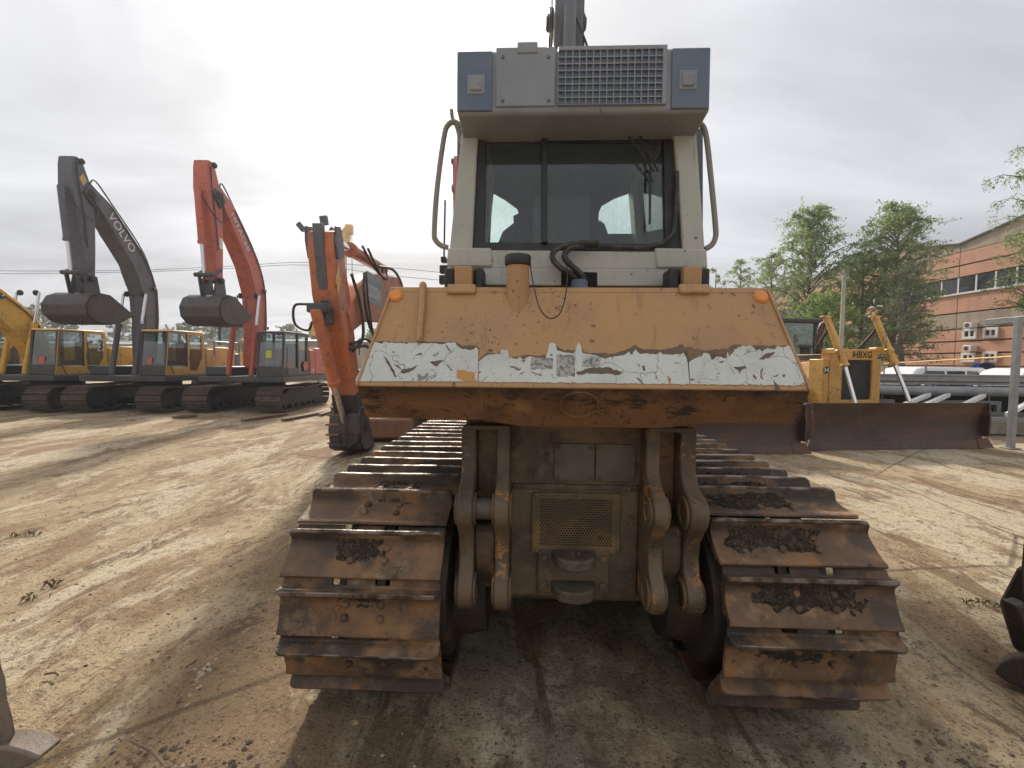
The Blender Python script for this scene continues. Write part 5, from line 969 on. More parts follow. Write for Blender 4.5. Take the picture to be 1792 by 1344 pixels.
def front_dozer(label, loc, rz, hw, lettered):
    root = empty('bulldozer', loc, rz); tag(root, label, 'bulldozer', 'bulldozers facing the camera')
    blade_part(root, hw, 0.0, 1.02)
    for sx in (-1, 1):
        cx = sx * 0.95
        b = MB(); b.box2((cx - 0.17, 1.5, 0.22), (cx + 0.17, 4.3, 0.68)); tf = b.build('track_frame', M['xframe'], root, 0.02)
        n = 34; Lx = 2.6; r0 = 0.36; per = 2 * Lx + 2 * math.pi * r0; pt = per / n; cz = 0.46
        for k in range(n):
            s = k * pt
            if s < Lx: p = V((cx, 1.6 + s, cz + r0)); t = V((0, 1, 0)); nn = V((0, 0, 1))
            elif s < Lx + math.pi * r0: a = (s - Lx) / r0; nn = V((0, math.sin(a), math.cos(a))); t = V((0, math.cos(a), -math.sin(a))); p = V((cx, 1.6 + Lx, cz)) + nn * r0
            elif s < 2 * Lx + math.pi * r0: p = V((cx, 1.6 + Lx - (s - Lx - math.pi * r0), cz - r0)); t = V((0, -1, 0)); nn = V((0, 0, -1))
            else: a = (s - 2 * Lx - math.pi * r0) / r0; nn = V((0, -math.sin(a), -math.cos(a))); t = V((0, -math.cos(a), math.sin(a))); p = V((cx, 1.6, cz)) + nn * r0
            o = bpy.data.objects.new('track_shoe', xshoe_me); link(o, tf); o.matrix_local = Matrix(((0.66, t.x, nn.x, p.x), (0, t.y, nn.y, p.y), (0, t.z, nn.z, p.z), (0, 0, 0, 1)))
        b = MB(); b.bar((sx * 1.42, 0.42, 0.38), (sx * 1.38, 3.2, 0.45), 0.16, 0.26); b.build('push_arm', M['dozy'], root, 0.01)
        for e in (1.6, 4.2):
            b = MB(); b.lathe((cx, e, cz), (1, 0, 0), [(-0.1, 0.1), (-0.1, 0.33), (0.1, 0.33), (0.1, 0.1)], 18); b.build('track_wheel', M['xframe'], root)
    # radiator guard, grille, hood
    gx, gy = 0.64, 1.30; gt = 2.24
    out_ = [V((-gx, gy, 0.55)), V((gx, gy, 0.55)), V((gx, gy, gt)), V((-gx, gy, gt))]; inn = [V((-gx + 0.34, gy, 0.98)), V((gx - 0.12, gy, 0.98)), V((gx - 0.12, gy, gt - 0.27)), V((-gx + 0.34, gy, gt - 0.27))]
    b = MB(); b.ringplate(out_, inn, (0, 0.3, 0)); b.build('radiator_guard', M['dozy'], root, 0.02)
    b = MB(); b.box2((-gx + 0.33, gy + 0.10, 0.97), (gx - 0.11, gy + 0.14, gt - 0.26)); gr = b.build('radiator', M['black'], root)
    for k in range(22):
        z = 1.0 + k * (gt - 0.27 - 1.0) / 22; b = MB(); b.box2((-gx + 0.34, gy + 0.05, z), (gx - 0.12, gy + 0.095, z + 0.018)); b.build('grille_slat', M['black'], gr)
    b = MB(); b.box2((-gx + 0.03, gy + 0.31, 1.0), (gx - 0.03, gy + 1.75, gt - 0.12)); b.build('engine_hood', M['dozy'], root, 0.03)
    b = MB(); b.box2((-gx + 0.02, gy + 0.32, gt - 0.27), (-gx + 0.028, gy + 1.7, gt - 0.14)); b.build('hood_stripe', M['black'], root)
    b = MB(); b.box2((-gx - 0.16, gy + 0.02, 0.6), (-gx - 0.004, gy + 0.5, gt - 0.25)); b.build('guard_cheek', M['dozy'], root, 0.02); b = MB(); b.box2((gx + 0.004, gy + 0.02, 0.6), (gx + 0.14, gy + 0.5, gt - 0.25)); b.build('guard_cheek', M['dozy'], root, 0.02)
    b = MB(); b.prism([V((-gx - 0.30, gy + 0.5, z)) for z in (0.9,)] + [V((-gx - 0.30, gy + 1.6, 0.9)), V((-gx - 0.05, gy + 1.6, 1.8)), V((-gx - 0.05, gy + 0.5, 1.95))], (0.03, 0, 0)); b.build('side_cover', M['dozy'], root, 0.01)
    b = MB(); b.tube([V((0.0, gy + 1.1, gt - 0.15)), V((0.0, gy + 1.1, gt + 0.55)), V((0.04, gy + 1.08, gt + 0.68)), V((0.12, gy + 1.04, gt + 0.74))], 0.08, 12); b.build('exhaust_pipe', M['blade'], root)
    b = MB(); b.lathe((-0.34, gy + 1.2, gt - 0.13), (0, 0, 1), [(0, 0.13), (0.2, 0.13), (0.2, 0.19), (0.26, 0.19), (0.30, 0.14), (0.32, 0.0)], 20); b.build('air_cleaner', M['black'], root)
    # cab
    cy0 = gy + 1.9; cx0, cx1, cz0, cz1 = -0.72, 0.62, 1.15, 3.05
    b = MB()
    for x in (cx0, cx1 - 0.1):
        for y in (cy0, cy0 + 1.4): b.box2((x, y, cz0), (x + 0.1, y + 0.1, cz1))
    b.box2((cx0 + 0.002, cy0 + 0.01, cz0), (cx1 - 0.002, cy0 + 1.49, cz0 + 0.9)); b.build('cab_frame', M['black'], root, 0.01)
    b = MB(); b.box2((cx0 - 0.08, cy0 - 0.1, cz1), (cx1 + 0.08, cy0 + 1.6, cz1 + 0.12)); b.build('cab_roof', M['black'], root, 0.03)
    b = MB(); b.box2((cx0 + 0.1, cy0 + 0.03, cz0 + 0.9), (cx1 - 0.1, cy0 + 0.04, cz1)); b.build('front_glass', M['glass'], root)
    b = MB(); b.box2((cx0 + 0.04, cy0 + 0.1, cz0 + 0.9), (cx0 + 0.05, cy0 + 1.4, cz1)); b.build('side_glass', M['glass'], root)
    b = MB(); b.box2((-0.3, cy0 + 0.7, cz0 + 0.9), (0.2, cy0 + 0.85, 2.75)); b.build('seat', M['inner'], root, 0.04)
    b = MB(); b.box2((-1.45, 2.6, 1.0), (-0.75, 4.6, 1.16)); b.box2((0.75, 2.6, 1.0), (1.45, 4.6, 1.16)); b.build('fender', M['dozy'], root, 0.02)
    b = MB(); b.box2((-0.6, 4.75, 0.9), (0.6, 5.3, 1.9)); b.build('fuel_tank', M['dozy'], root, 0.05)
    # lift cylinders leaning outwards from the radiator guard
    Mi = root.matrix_world.inverted() if False else (Matrix.Translation(V(loc)) @ Matrix.Rotation(rz, 4, 'Z')).inverted()
    for (a, k, e, yk) in (((1447, 556, 11.15), (1479, 641, 10.75), (1497, 706, 10.35), 0), ((1532, 556, 11.25), (1566, 638, 10.9), (1592, 703, 10.5), 1)):
        if lettered: p0, pk, p1 = (Mi @ W(*a), Mi @ W(*k), Mi @ W(*e))
        else: sx = -1 if yk == 0 else 1; p0, pk, p1 = V((sx * 0.72, 1.2, 2.5)), V((sx * 0.74, 0.9, 1.6)), V((sx * 0.76, 0.5, 0.9))
        d = (pk - p0).normalized(); b = MB(); ln = (pk - p0).length
        b.lathe(p0, d, [(0, 0.05), (0.0, 0.085), (0.04, 0.09), (0.05, 0.074), (ln * 0.66, 0.078), (ln * 0.68, 0.10), (ln * 0.72, 0.10), (ln * 0.74, 0.085), (ln - 0.06, 0.088), (ln - 0.05, 0.10), (ln, 0.10)], 16); c = b.build('lift_cylinder', M['dozy'], root)
        b = MB(); b.cyl(pk, p1, 0.045, n=14); b.build('piston_rod', M['chrome'], c)
        b = MB(); b.box(p0 - d * 0.03, (0.26, 0.14, 0.035)); b.build('cylinder_cap', M['dozy'], c, 0.01)
        md = p0.lerp(pk, 0.69); b = MB(); b.box2((min(md.x, (-gx if yk == 0 else gx)) - 0.02, md.y - 0.02, md.z - 0.07), (max(md.x, (-gx if yk == 0 else gx)) + 0.02, gy + 0.25, md.z + 0.07)); b.build('cylinder_yoke', M['dozy'], root, 0.03)
        hs = [p0 + V((0.06, 0.05, -0.02)), p0 + V((0.16, 0.12, -0.25)), p0 + V((-0.05 if yk else 0.1, 0.4, -0.75)), V((0.3 if yk else -0.3, gy + 0.5, gt + 0.04))]
        b = MB(); b.tube(curve_pts(hs, 7), 0.035, 8); b.build('hydraulic_hose', M['hose'], root)
        b = MB(); b.tube(curve_pts([p0 + V((0.03, 0.02, -0.02)), p0.lerp(pk, 0.4) + V((0.13, 0.08, 0.03)), p0.lerp(pk, 0.75) + V((0.15, 0.05, 0))], 6), 0.022, 6); b.build('hydraulic_hose', M['hose'], root)
    if lettered:
        text_mesh('HBXG', 'lettering', M['dletter'], root, (0.235, gy - 0.001, gt - 0.135), (1, 0, 0), (0, 0, 1), 0.17, 0.004, 0.022, 0.50)
        b = MB(); b.lathe((-gx - 0.08, gy + 0.02, 1.72), (0, -1, 0), [(0, 0.085), (0.006, 0.085), (0.006, 0)], 20); em = b.build('round_emblem', M['dletter'], root)
        b = MB()
        for sx in (-1, 1): b.prism([V((-gx - 0.08 + sx * 0.055, gy + 0.010, 1.78)), V((-gx - 0.08 + sx * 0.02, gy + 0.010, 1.755)), V((-gx - 0.08 + sx * 0.02, gy + 0.010, 1.685)), V((-gx - 0.08 + sx * 0.055, gy + 0.010, 1.66))], (0, -0.003, 0))
        b.box((-gx - 0.08, gy + 0.0085, 1.72), (0.03, 0.003, 0.02)); b.build('emblem_mark', M['letter'], em)
        b = MB(); q = Mi @ W(1427, 674, 11.65); b.box(q, (0.28, 0.006, 0.36)); sg = b.build('warning_board', M['redsheet'], root)
        for k in range(6):
            for j in range(4):
                b = MB() if (k == 0 and j == 0) else b; wdt = random.uniform(0.04, 0.062); b.box(q + V((-0.10 + j * 0.068, -0.005, 0.13 - k * 0.050)), (wdt, 0.003, 0.03))
        b.build('board_print', M['paper'], sg)
    return root
hb = front_dozer('yellow bulldozer marked HBXG with wide rusty blade facing the camera', (8.62, 9.92, 0), R(6.5), 2.18, True)
d3 = front_dozer('bulldozer behind the ochre one, its brown blade left of the HBXG blade', (4.1, 9.25, 0), R(1.5), 1.98, False)
# brown bucket lying between the excavator arm and the bulldozer
b = MB(); bk = empty('loader_bucket', (-2.75, 10.2, 0), R(4)); tag(bk, 'tan rusty box-shaped bucket beside the orange excavator arm', 'bucket')
b.prism([V((-0.75, y, z)) for y, z in ((0.0, 0.12), (0.0, 0.5), (0.06, 0.55), (0.9, 0.62), (0.9, 0.03), (0.12, 0.03))], (1.25, 0, 0)); b.build('shell', M['rustbox'], bk, 0.015)
for x in (-0.76, 0.46):
    b = MB(); b.prism([V((x, y, z)) for y, z in ((-0.03, 0.03), (0.95, 0.03), (0.95, 0.95), (0.75, 0.98), (-0.03, 0.58))], (0.04, 0, 0)); b.build('side_plate', M['rustbox'], bk, 0.008)
b = MB(); b.box2((-0.70, 0.86, 0.6), (0.44, 0.9, 0.95)); b.build('back_plate', M['rustbox'], bk, 0.005)

# ================================================================== WORK MACHINE BEHIND THE ROW
lo = empty('wheel_loader', (-13.9, 22.5, 0), 0); tag(lo, 'yellow wheeled machine with dark cab behind the VOLVO excavator', 'loader')
b = MB(); b.box2((-0.75, -1.6, 1.1), (0.75, 0.0, 2.25)); b.build('hood', M['yellow'], lo, 0.08)
b = MB(); b.box2((-0.75, 0.05, 1.0), (0.75, 1.5, 2.1)); [b.box2((x, y, 2.1), (x + 0.1, y + 0.1, 3.45)) for x in (-0.75, -0.1, 0.65) for y in (0.05, 1.4)]; b.build('cab_frame', M['black'], lo, 0.01)
b = MB(); b.box2((-0.9, -0.1, 3.45), (0.95, 1.65, 3.6)); b.build('cab_roof', M['black'], lo, 0.03)
b = MB(); b.box2((-0.65, 0.08, 2.1), (0.65, 0.09, 3.45)); b.build('front_glass', M['glass'], lo)
b = MB(); b.lathe((0.0, -0.8, 2.25), (0, 0, 1), [(0, 0.12), (0.15, 0.12), (0.15, 0.2), (0.25, 0.16), (0.28, 0)], 14); b.build('air_cleaner', M['yellow'], lo)
b = MB(); b.tube(rounded_path([(0.85, -1.2, 1.4), (0.95, -0.9, 3.0), (1.15, -0.2, 3.3), (1.25, 0.2, 3.0), (1.25, 0.3, 1.6)], 0.25), 0.025, 8); b.build('handrail', M['rail'], lo)
for x in (-0.85, 0.85):
    for y in (-1.0, 1.2):
        b = MB(); b.lathe((x, y, 0.6), (1, 0, 0), [(-0.2, 0.3), (-0.2, 0.52), (-0.14, 0.6), (0.14, 0.6), (0.2, 0.52), (0.2, 0.3)], 22); b.build('wheel', M['rubber'], lo)
b = MB(); b.box2((-0.6, -1.5, 0.6), (0.6, 1.5, 1.09)); b.build('chassis', M['xframe'], lo)

# ================================================================== RIGHT BACKGROUND: rack, posts, cars, people
rk = empty('steel_rack', (12.0, 13.2, 0), R(-7)); tag(rk, 'long galvanised steel rack with rails and slanting bars behind the HBXG bulldozer', 'rack')
RL = 9.0
def rbox(name, a, c, m='galv', bev=0.01): b = MB(); b.box2(a, c); return b.build(name, M[m], rk, bev)
rbox('top_rail', (-3.0, -0.05, 1.30), (RL, 0.09, 1.56)); rbox('rail_lip', (-3.0, -0.09, 1.545), (RL, -0.052, 1.60)); rbox('rail_groove', (-3.0, -0.062, 1.37), (RL, -0.054, 1.40), 'xframe', 0)
b = MB(); b.cyl((-3.0, -0.22, 1.13), (RL, -0.22, 1.13), 0.135, n=16); b.build('pipe', M['galv'], rk)
for k in range(9):
    x = -2.6 + k * 1.4
    rbox('bracket', (x - 0.10, -0.12, 0.86), (x - 0.06, 0.1, 1.29)); rbox('bracket', (x + 0.06, -0.12, 0.86), (x + 0.10, 0.1, 1.29)); rbox('leg', (x - 0.07, 0.12, 0.45), (x + 0.07, 0.24, 1.29))
    b = MB(); b.bar((x - 0.2, -0.28, 1.02), (x - 2.2, -1.7, 0.62), 0.10, 0.11); b.build('slanting_bar', M['white'], rk, 0.008)
    if k % 2 == 0:
        b = MB(); b.bar((x + 0.30, -0.28, 1.02), (x - 1.7, -1.7, 0.62), 0.10, 0.11); b.build('slanting_bar', M['white'], rk, 0.008)
        b = MB(); b.ringplate([V((x + 0.3, 0.0, 0.46)), V((x + 1.9, 0.0, 0.46)), V((x + 1.9, 0.0, 0.84)), V((x + 0.3, 0.0, 0.84))], [V((x + 0.42, 0.0, 0.52)), V((x + 1.78, 0.0, 0.52)), V((x + 1.78, 0.0, 0.73)), V((x + 0.42, 0.0, 0.73))], (0, 0.1, 0)); b.build('side_frame', M['galv'], rk, 0.005)
rbox('mesh_backing', (-3.0, 0.42, 0.40), (RL, 0.62, 1.27), 'hole', 0.0); rbox('base_rail', (-3.0, -1.2, 0.38), (RL, -1.05, 0.50)); rbox('base_rail', (-3.0, 0.25, 0.38), (RL, 0.40, 0.50))
for k in range(7):
    cbx = empty('concrete_block', (9.6 + k * 1.75, 12.75 - k * 0.2, 0), R(-7)); tag(cbx, ['concrete block under the rack hidden behind the HBXG radiator', 'concrete block under the rack behind the middle of the HBXG blade', 'concrete block under the rack behind the right part of the HBXG blade', 'stained concrete block left of the steel post under the rack', 'stained concrete block just right of the steel post under the rack', 'concrete block under the rack cut by the right frame edge', 'concrete block under the rack beyond the right frame edge'][k], 'concrete block', 'concrete blocks under the rack')
    b = MB(); b.box2((-0.82, -0.25, 0), (0.82, 0.25, 0.37)); b.build('block', M['concrete'], cbx, 0.04)
# dark pile behind the rack
pz = MB()
pl_ = empty('steel_post', (11.25, 10.1, 0)); tag(pl_, 'grey square steel post near the right edge', 'post')
b = MB(); b.box2((-0.055, -0.055, 0), (0.055, 0.055, 2.95)); b.build('shaft', M['galv'], pl_, 0.008)
b = MB(); b.box2((-0.12, -0.12, 0.0), (0.12, 0.12, 0.02)); b.build('base_plate', M['galv'], pl_, 0.004)
fn_ = empty('rail_fence', (9.7, 15.2, 0)); tag(fn_, 'thin ochre top rail on slim posts in front of the white cars', 'fence')
p0 = WX(1575, 634, 9.7 * 1.42) ; 
f0 = W(1548, 636, 16.0); f1 = W(1772, 624, 10.2)
b = MB(); b.tube([f0 - V(fn_.location), f1 - V(fn_.location)], 0.022, 8); b.build('rail', M['yellow2'], fn_)
for px, yy in ((1621, 13.8), (1548, 16.0)):
    q = W(px, 632, yy); b = MB(); b.cyl(V((q.x, q.y, 0)) - V(fn_.location), V((q.x, q.y, 1.86)) - V(fn_.location), 0.022, n=8); b.build('post', M['galv'], fn_)
def car(label, loc, rz, Lc, hgt, van):
    root = empty('parked_car', loc, rz); tag(root, label, 'car', 'white cars behind the rack')
    h = hgt; w = 0.88
    low = [(-Lc / 2, 0.35), (-Lc / 2 - 0.03, 0.7), (-Lc / 2 + 0.05, 0.92), (-Lc / 2 + (0.5 if van else 0.95), 1.0), (Lc / 2 - 0.5, 1.0), (Lc / 2 - 0.02, 0.9), (Lc / 2, 0.6), (Lc / 2 - 0.04, 0.33)]
    b = MB(); b.prism([V((x, -w, z)) for x, z in low], (0, 2 * w, 0)); b.build('body', M['white'], root, 0.06, seg=3)
    if van: ca = [(-Lc / 2 + 0.55, 0.98), (-Lc / 2 + 1.25, h - 0.08), (-Lc / 2 + 1.6, h), (Lc / 2 - 0.35, h - 0.02), (Lc / 2 - 0.15, h - 0.15), (Lc / 2 - 0.08, 0.98)]
    else: ca = [(-Lc / 2 + 0.95, 0.98), (-Lc / 2 + 1.65, h - 0.05), (-Lc / 2 + 2.1, h), (Lc / 2 - 1.2, h - 0.02), (Lc / 2 - 0.55, h - 0.22), (Lc / 2 - 0.15, 0.98)]
    b = MB(); sec = [[V((x, -w + 0.03, 0.98)) for x, z in ca], ]
    b.loft([[V((x * (1 - 0.0), sy * (w - 0.02 - (z - 0.98) * 0.18), z)) for x, z in ca] for sy in (-1, 1)]); b.build('greenhouse', M['white'], root, 0.08, seg=3)
    xs = [-Lc / 2 + 1.5, -Lc / 2 + 2.35, -Lc / 2 + 2.45, -Lc / 2 + 3.2, -Lc / 2 + 3.3, Lc / 2 - 0.4]
    for sy in (-1, 1):
        for k in range(3):
            z0, z1 = 1.05, h - 0.16; x0, x1 = xs[2 * k], xs[2 * k + 1]
            if x1 - x0 < 0.2: continue
            def wp(x, z): return V((x, sy * (w - 0.012 - (z - 0.98) * 0.18), z))
            b = MB(); b.prism([wp(x0 - (0.35 if k == 0 else 0), z0), wp(x1, z0), wp(x1 - (0.25 if k == 2 else 0), z1), wp(x0 + (0.05 if k == 0 else 0), z1)], (0, sy * 0.006, 0)); b.build('side_window', M['glass_dark'], root, 0.0)
    for x in (-Lc / 2 + 0.8, Lc / 2 - 0.8):
        for sy in (-1, 1):
            b = MB(); b.lathe((x, sy * (w - 0.1), 0.33), (0, 1, 0), [(-0.1, 0.2), (-0.1, 0.3), (-0.07, 0.33), (0.07, 0.33), (0.1, 0.3), (0.1, 0.2)], 20); wo = b.build('wheel', M['rubber'], root); b = MB(); b.lathe((x, sy * (w - 0.1), 0.33), (0, 1, 0), [(-0.09, 0.19), (-0.09, 0.195), (0.09, 0.195), (0.09, 0.19)], 14); b.build('rim', M['galv'], wo)
    for sy in (-0.6, 0.6):
        b = MB(); b.box((-Lc / 2 + 0.02, sy, 0.78), (0.08, 0.35, 0.16)); b.build('headlight', M['galv'], root, 0.02); b = MB(); b.box((Lc / 2 - 0.03, sy, 0.8), (0.06, 0.16, 0.3)); b.build('tail_light', M['redletter'], root, 0.02)
    return root
car('white van with tall smooth roof, leftmost behind the rack', (16.9, 18.6, 0), R(3), 4.4, 1.80, True)
car('low white car between the van and the white wagon', (19.2, 19.6, 0), R(2), 4.2, 1.52, False)
car('white wagon with dark side windows under the two people', (19.6, 17.0, 0), R(3), 4.8, 1.78, True)
car('white car at the right edge behind the steel post', (22.9, 18.6, 0), R(1), 4.6, 1.66, True)
# two people
def person(label, loc, rz, jacket, trousers, lean, grp):
    root = empty('person', loc, rz); tag(root, label, 'person', grp)
    J = {'pel': (0, 0, 0.95), 'sp': (0, -lean * 0.4, 1.2), 'ch': (0, -lean, 1.42), 'nk': (0, -lean * 1.15, 1.55), 'hd': (0, -lean * 1.3, 1.66), 'tp': (0, -lean * 1.3, 1.78)}
    vs = list(J.values()); rad = [0.15, 0.14, 0.16, 0.06, 0.095, 0.075]; es = [(0, 1), (1, 2), (2, 3), (3, 4), (4, 5)]
    for sx in (-1, 1):
        i = len(vs); vs += [(sx * 0.2, -lean, 1.44), (sx * 0.28, -lean - 0.02, 1.17), (sx * 0.24, -lean - 0.22, 0.98), (sx * 0.23, -lean - 0.30, 0.95)]; rad += [0.075, 0.055, 0.045, 0.04]; es += [(2, i), (i, i + 1), (i + 1, i + 2), (i + 2, i + 3)]
        i = len(vs); vs += [(sx * 0.11, 0, 0.86), (sx * 0.12, -0.03, 0.48), (sx * 0.12, 0.02, 0.08), (sx * 0.13, -0.14, 0.03)]; rad += [0.10, 0.07, 0.055, 0.045]; es += [(0, i), (i, i + 1), (i + 1, i + 2), (i + 2, i + 3)]
    me = bpy.data.meshes.new('body'); me.from_pydata(vs, es, []); o = bpy.data.objects.new('body', me); link(o, root)
    sm = o.modifiers.new('skin', 'SKIN')
    for k, v in enumerate(me.skin_vertices[0].data): v.radius = (rad[k], rad[k] * (0.75 if k < 3 else 1)); v.use_root = (k == 0)
    ss = o.modifiers.new('sub', 'SUBSURF'); ss.levels = 1; ss.render_levels = 2
    m = bpy.data.materials.new('clothes'); m.use_nodes = True; N = m.node_tree.nodes; Lk = m.node_tree.links; bs = N['Principled BSDF']; bs.inputs['Roughness'].default_value = 0.85
    tc = N.new('ShaderNodeTexCoord'); sp = N.new('ShaderNodeSeparateXYZ'); Lk.new(tc.outputs['Object'], sp.inputs[0]); mr = N.new('ShaderNodeMapRange'); mr.inputs[1].default_value = 0; mr.inputs[2].default_value = 2; Lk.new(sp.outputs[2], mr.inputs[0])
    cr = N.new('ShaderNodeValToRGB'); Lk.new(mr.outputs[0], cr.inputs[0]); cr.color_ramp.interpolation = 'CONSTANT'; e = cr.color_ramp.elements; e[0].color = (0.02, 0.02, 0.02, 1); e[1].position = 0.05; e[1].color = (*trousers, 1)
    for pos, c in ((0.47, jacket), (0.775, (0.45, 0.25, 0.18))): q = e.new(pos); q.color = (*c, 1)
    Lk.new(cr.outputs[0], bs.inputs['Base Color']); me.materials.append(m)
    b = MB(); b.sphere((0, -lean * 1.3 + 0.01, 1.75), 0.115, 12, 8, (1, 1.1, 0.7)); hr = mat('cap_cloth', (0.02, 0.022, 0.03), 0.9); b.build('cap', hr, root)
    return root
cs = empty('concrete_step', (22.2, 21.6, 0)); tag(cs, 'low concrete step the two people stand on behind the cars', 'step'); b = MB(); b.box2((-1.6, -0.7, 0), (1.8, 0.9, 0.46)); b.build('slab', M['concrete'], cs, 0.03)
q1 = W(1697, 632, 21.5); q2 = W(1727, 628, 21.5)
person('person in bright blue jacket bending behind the white wagon', (q1.x, 21.5, 0.46), R(60), (0.03, 0.08, 0.28), (0.04, 0.045, 0.06), 0.22, 'people behind the cars')
person('person in dark navy jacket standing behind the white wagon', (q2.x, 21.5, 0.46), R(-40), (0.015, 0.025, 0.06), (0.03, 0.03, 0.035), 0.04, 'people behind the cars')

# ================================================================== FACTORY BUILDING (facade runs away from the camera)
BX = 30.5
fb = empty('factory_building', (BX, 30, 0)); tag(fb, 'terracotta panelled factory building with ribbon windows behind the trees', 'building')
M['panel'] = mat('terracotta_panel', (0.56, 0.30, 0.20), 0.85, layers=[dict(col=(0.47, 0.25, 0.165), scale=0.7, lo=0.4, hi=0.7), dict(col=(0.34, 0.23, 0.17), scale=1.8, lo=0.52, hi=0.75, fac=0.6, stretch=(1, 1, 0.4)), dict(col=(0.60, 0.36, 0.26), scale=14, lo=0.5, hi=0.7, fac=0.5)], bump=(25, 0.3), rnd=True)
M['panel_grey'] = mat('stained_grey_panel', (0.40, 0.32, 0.25), 0.9, layers=[dict(col=(0.29, 0.22, 0.165), scale=1.2, lo=0.4, hi=0.7, stretch=(1, 1, 0.3)), dict(col=(0.34, 0.29, 0.24), scale=6, lo=0.5, hi=0.7)], bump=(25, 0.3), rnd=True)
M['joint'] = mat('dark_joint', (0.10, 0.085, 0.075), 0.9)
def pz_(py, px=1670): return WX(px, py, BX).z
y_near, y_far = 8.0, 62.0
rows = [(pz_(640), pz_(619)), (pz_(617.5), pz_(598.5)), (pz_(597), pz_(577.5)), (pz_(576), pz_(549.5)), (pz_(548), pz_(517)), (pz_(487), pz_(468)), (pz_(466.5), pz_(444))]
b = MB(); b.box2((0.10, y_near - 30, 0), (14, y_far - 30, 10.0)); b.build('wall', M['joint'], fb)
ys_ = [31.2 + 6.0 * k for k in range(-4, 6)]
rows = [(0.02, 0.9), (0.93, rows[0][0] - 0.03)] + rows
for (z0, z1) in rows:
    for i in range(len(ys_) - 1):
        grey = abs(z0 - rows[5][0]) < 0.01 or z0 < 0.95
        b = MB(); b.box2((0.0, ys_[i] + 0.025 - 30, z0 + 0.02), (0.099, ys_[i + 1] - 0.025 - 30, z1 - 0.02)); b.build('wall_panel', M['panel_grey'] if grey else M['panel'], fb, 0.012)
# gabled parapet panels
gp = [(7.2, 10.2), (19.2, 10.2), (25.2, 11.3), (31.2, 10.2), (37.2, 11.25), (43.2, 10.95), (49.2, 10.2), (55.2, 11.2), (61.2, 10.2)]
zb = rows[-1][1] + 0.02
for i in range(len(gp) - 1):
    (ya, za), (yb, zb2) = gp[i], gp[i + 1]
    b = MB(); b.prism([V((0.0, ya + 0.03 - 30, zb)), V((0.0, yb - 0.03 - 30, zb)), V((0.0, yb - 0.03 - 30, zb2 - 0.12)), V((0.0, ya + 0.03 - 30, za - 0.12))], (0.099, 0, 0)); b.build('parapet_panel', M['panel_grey'], fb)
    b = MB(); b.prism([V((-0.12, ya - 30, za - 0.118)), V((-0.12, yb - 30, zb2 - 0.118)), V((-0.12, yb - 30, zb2)), V((-0.12, ya - 30, za))], (14.2, 0, 0)); b.build('roof_edge', M['joint'], fb)
# ribbon window
zw0, zw1 = pz_(515.5), pz_(488.5)
b = MB(); b.box2((0.05, ys_[0] - 30, zw0), (0.095, ys_[-1] - 30, zw1)); b.build('ribbon_backing', M['joint'], fb)
yy = ys_[0]; 
while yy < ys_[-1] - 0.5:
    b = MB(); b.box2((0.0, yy + 0.06 - 30, zw0 + 0.06), (0.02, yy + 1.14 - 30, zw1 - 0.05)); wo = b.build('window_pane', M['glass_dark'], fb)
    b = MB(); b.box2((-0.03, yy - 0.05 - 30, zw0), (0.04, yy + 0.05 - 30, zw1)); b.build('window_mullion', M['white'], fb); yy += 1.2
b = MB(); b.box2((-0.10, ys_[0] - 30, zw0 - 0.07), (0.04, ys_[-1] - 30, zw0 + 0.05)); b.build('window_sill', M['white'], fb)
def small_window(x0, x1, y0, y1):
    a = WX(x0, y1, BX); c = WX(x1, y0, BX); ya, yb = sorted((a.y, c.y)); z0, z1 = a.z, c.z; f = 0.16
    b = MB(); b.ringplate([V((-0.09, ya - 30, z0)), V((-0.09, yb - 30, z0)), V((-0.09, yb - 30, z1)), V((-0.09, ya - 30, z1))], [V((-0.09, ya + f - 30, z0 + f)), V((-0.09, yb - f - 30, z0 + f)), V((-0.09, yb - f - 30, z1 - f)), V((-0.09, ya + f - 30, z1 - f))], (0.088, 0, 0)); wf = b.build('window', M['white'], fb, 0.01)
    b = MB(); b.box2((-0.03, ya + f - 30, z0 + f), (-0.004, yb - f - 30, z1 - f)); b.build('pane', M['glass_dark'], wf); b = MB(); b.box2((-0.07, (ya + yb) / 2 - 0.05 - 30, z0 + f), (-0.028, (ya + yb) / 2 + 0.05 - 30, z1 - f)); b.build('mullion', M['white'], wf)
for r in ((1685, 1711, 574, 594), (1721, 1749, 572, 592), (1683, 1708, 617, 634), (1720, 1747, 615, 634)): small_window(*r)
for (x0, x1, y0, y1) in ((1697, 1712, 564, 574), (1695, 1711, 604, 615)):
    a = WX(x0, y1, BX); c = WX(x1, y0, BX); b = MB(); b.box2((-0.42, c.y - 30, a.z), (-0.02, a.y - 30, c.z)); ac = b.build('air_conditioner', M['white'], fb, 0.02)
    b = MB(); b.lathe((-0.425, (a.y * 0.6 + c.y * 0.4) - 30, (a.z + c.z) / 2), (-1, 0, 0), [(0, 0.15), (0.012, 0.15), (0.012, 0.03), (0.02, 0.0)], 16); b.build('fan_grille', M['black'], ac)
p = WX(1792, 560, BX - 0.6); b = MB(); b.box2((-2.2, 15 - 30, pz_(560, 1780) - 0.35), (-0.01, 27.2 - 30, pz_(560, 1780))); b.build('entrance_canopy', M['galv'], fb, 0.02)
b = MB(); b.box2((-0.02, 22.5 - 30, 0.1), (-0.005, 26.2 - 30, pz_(560, 1780) - 0.4)); b.build('gate_opening', M['hole'], fb)

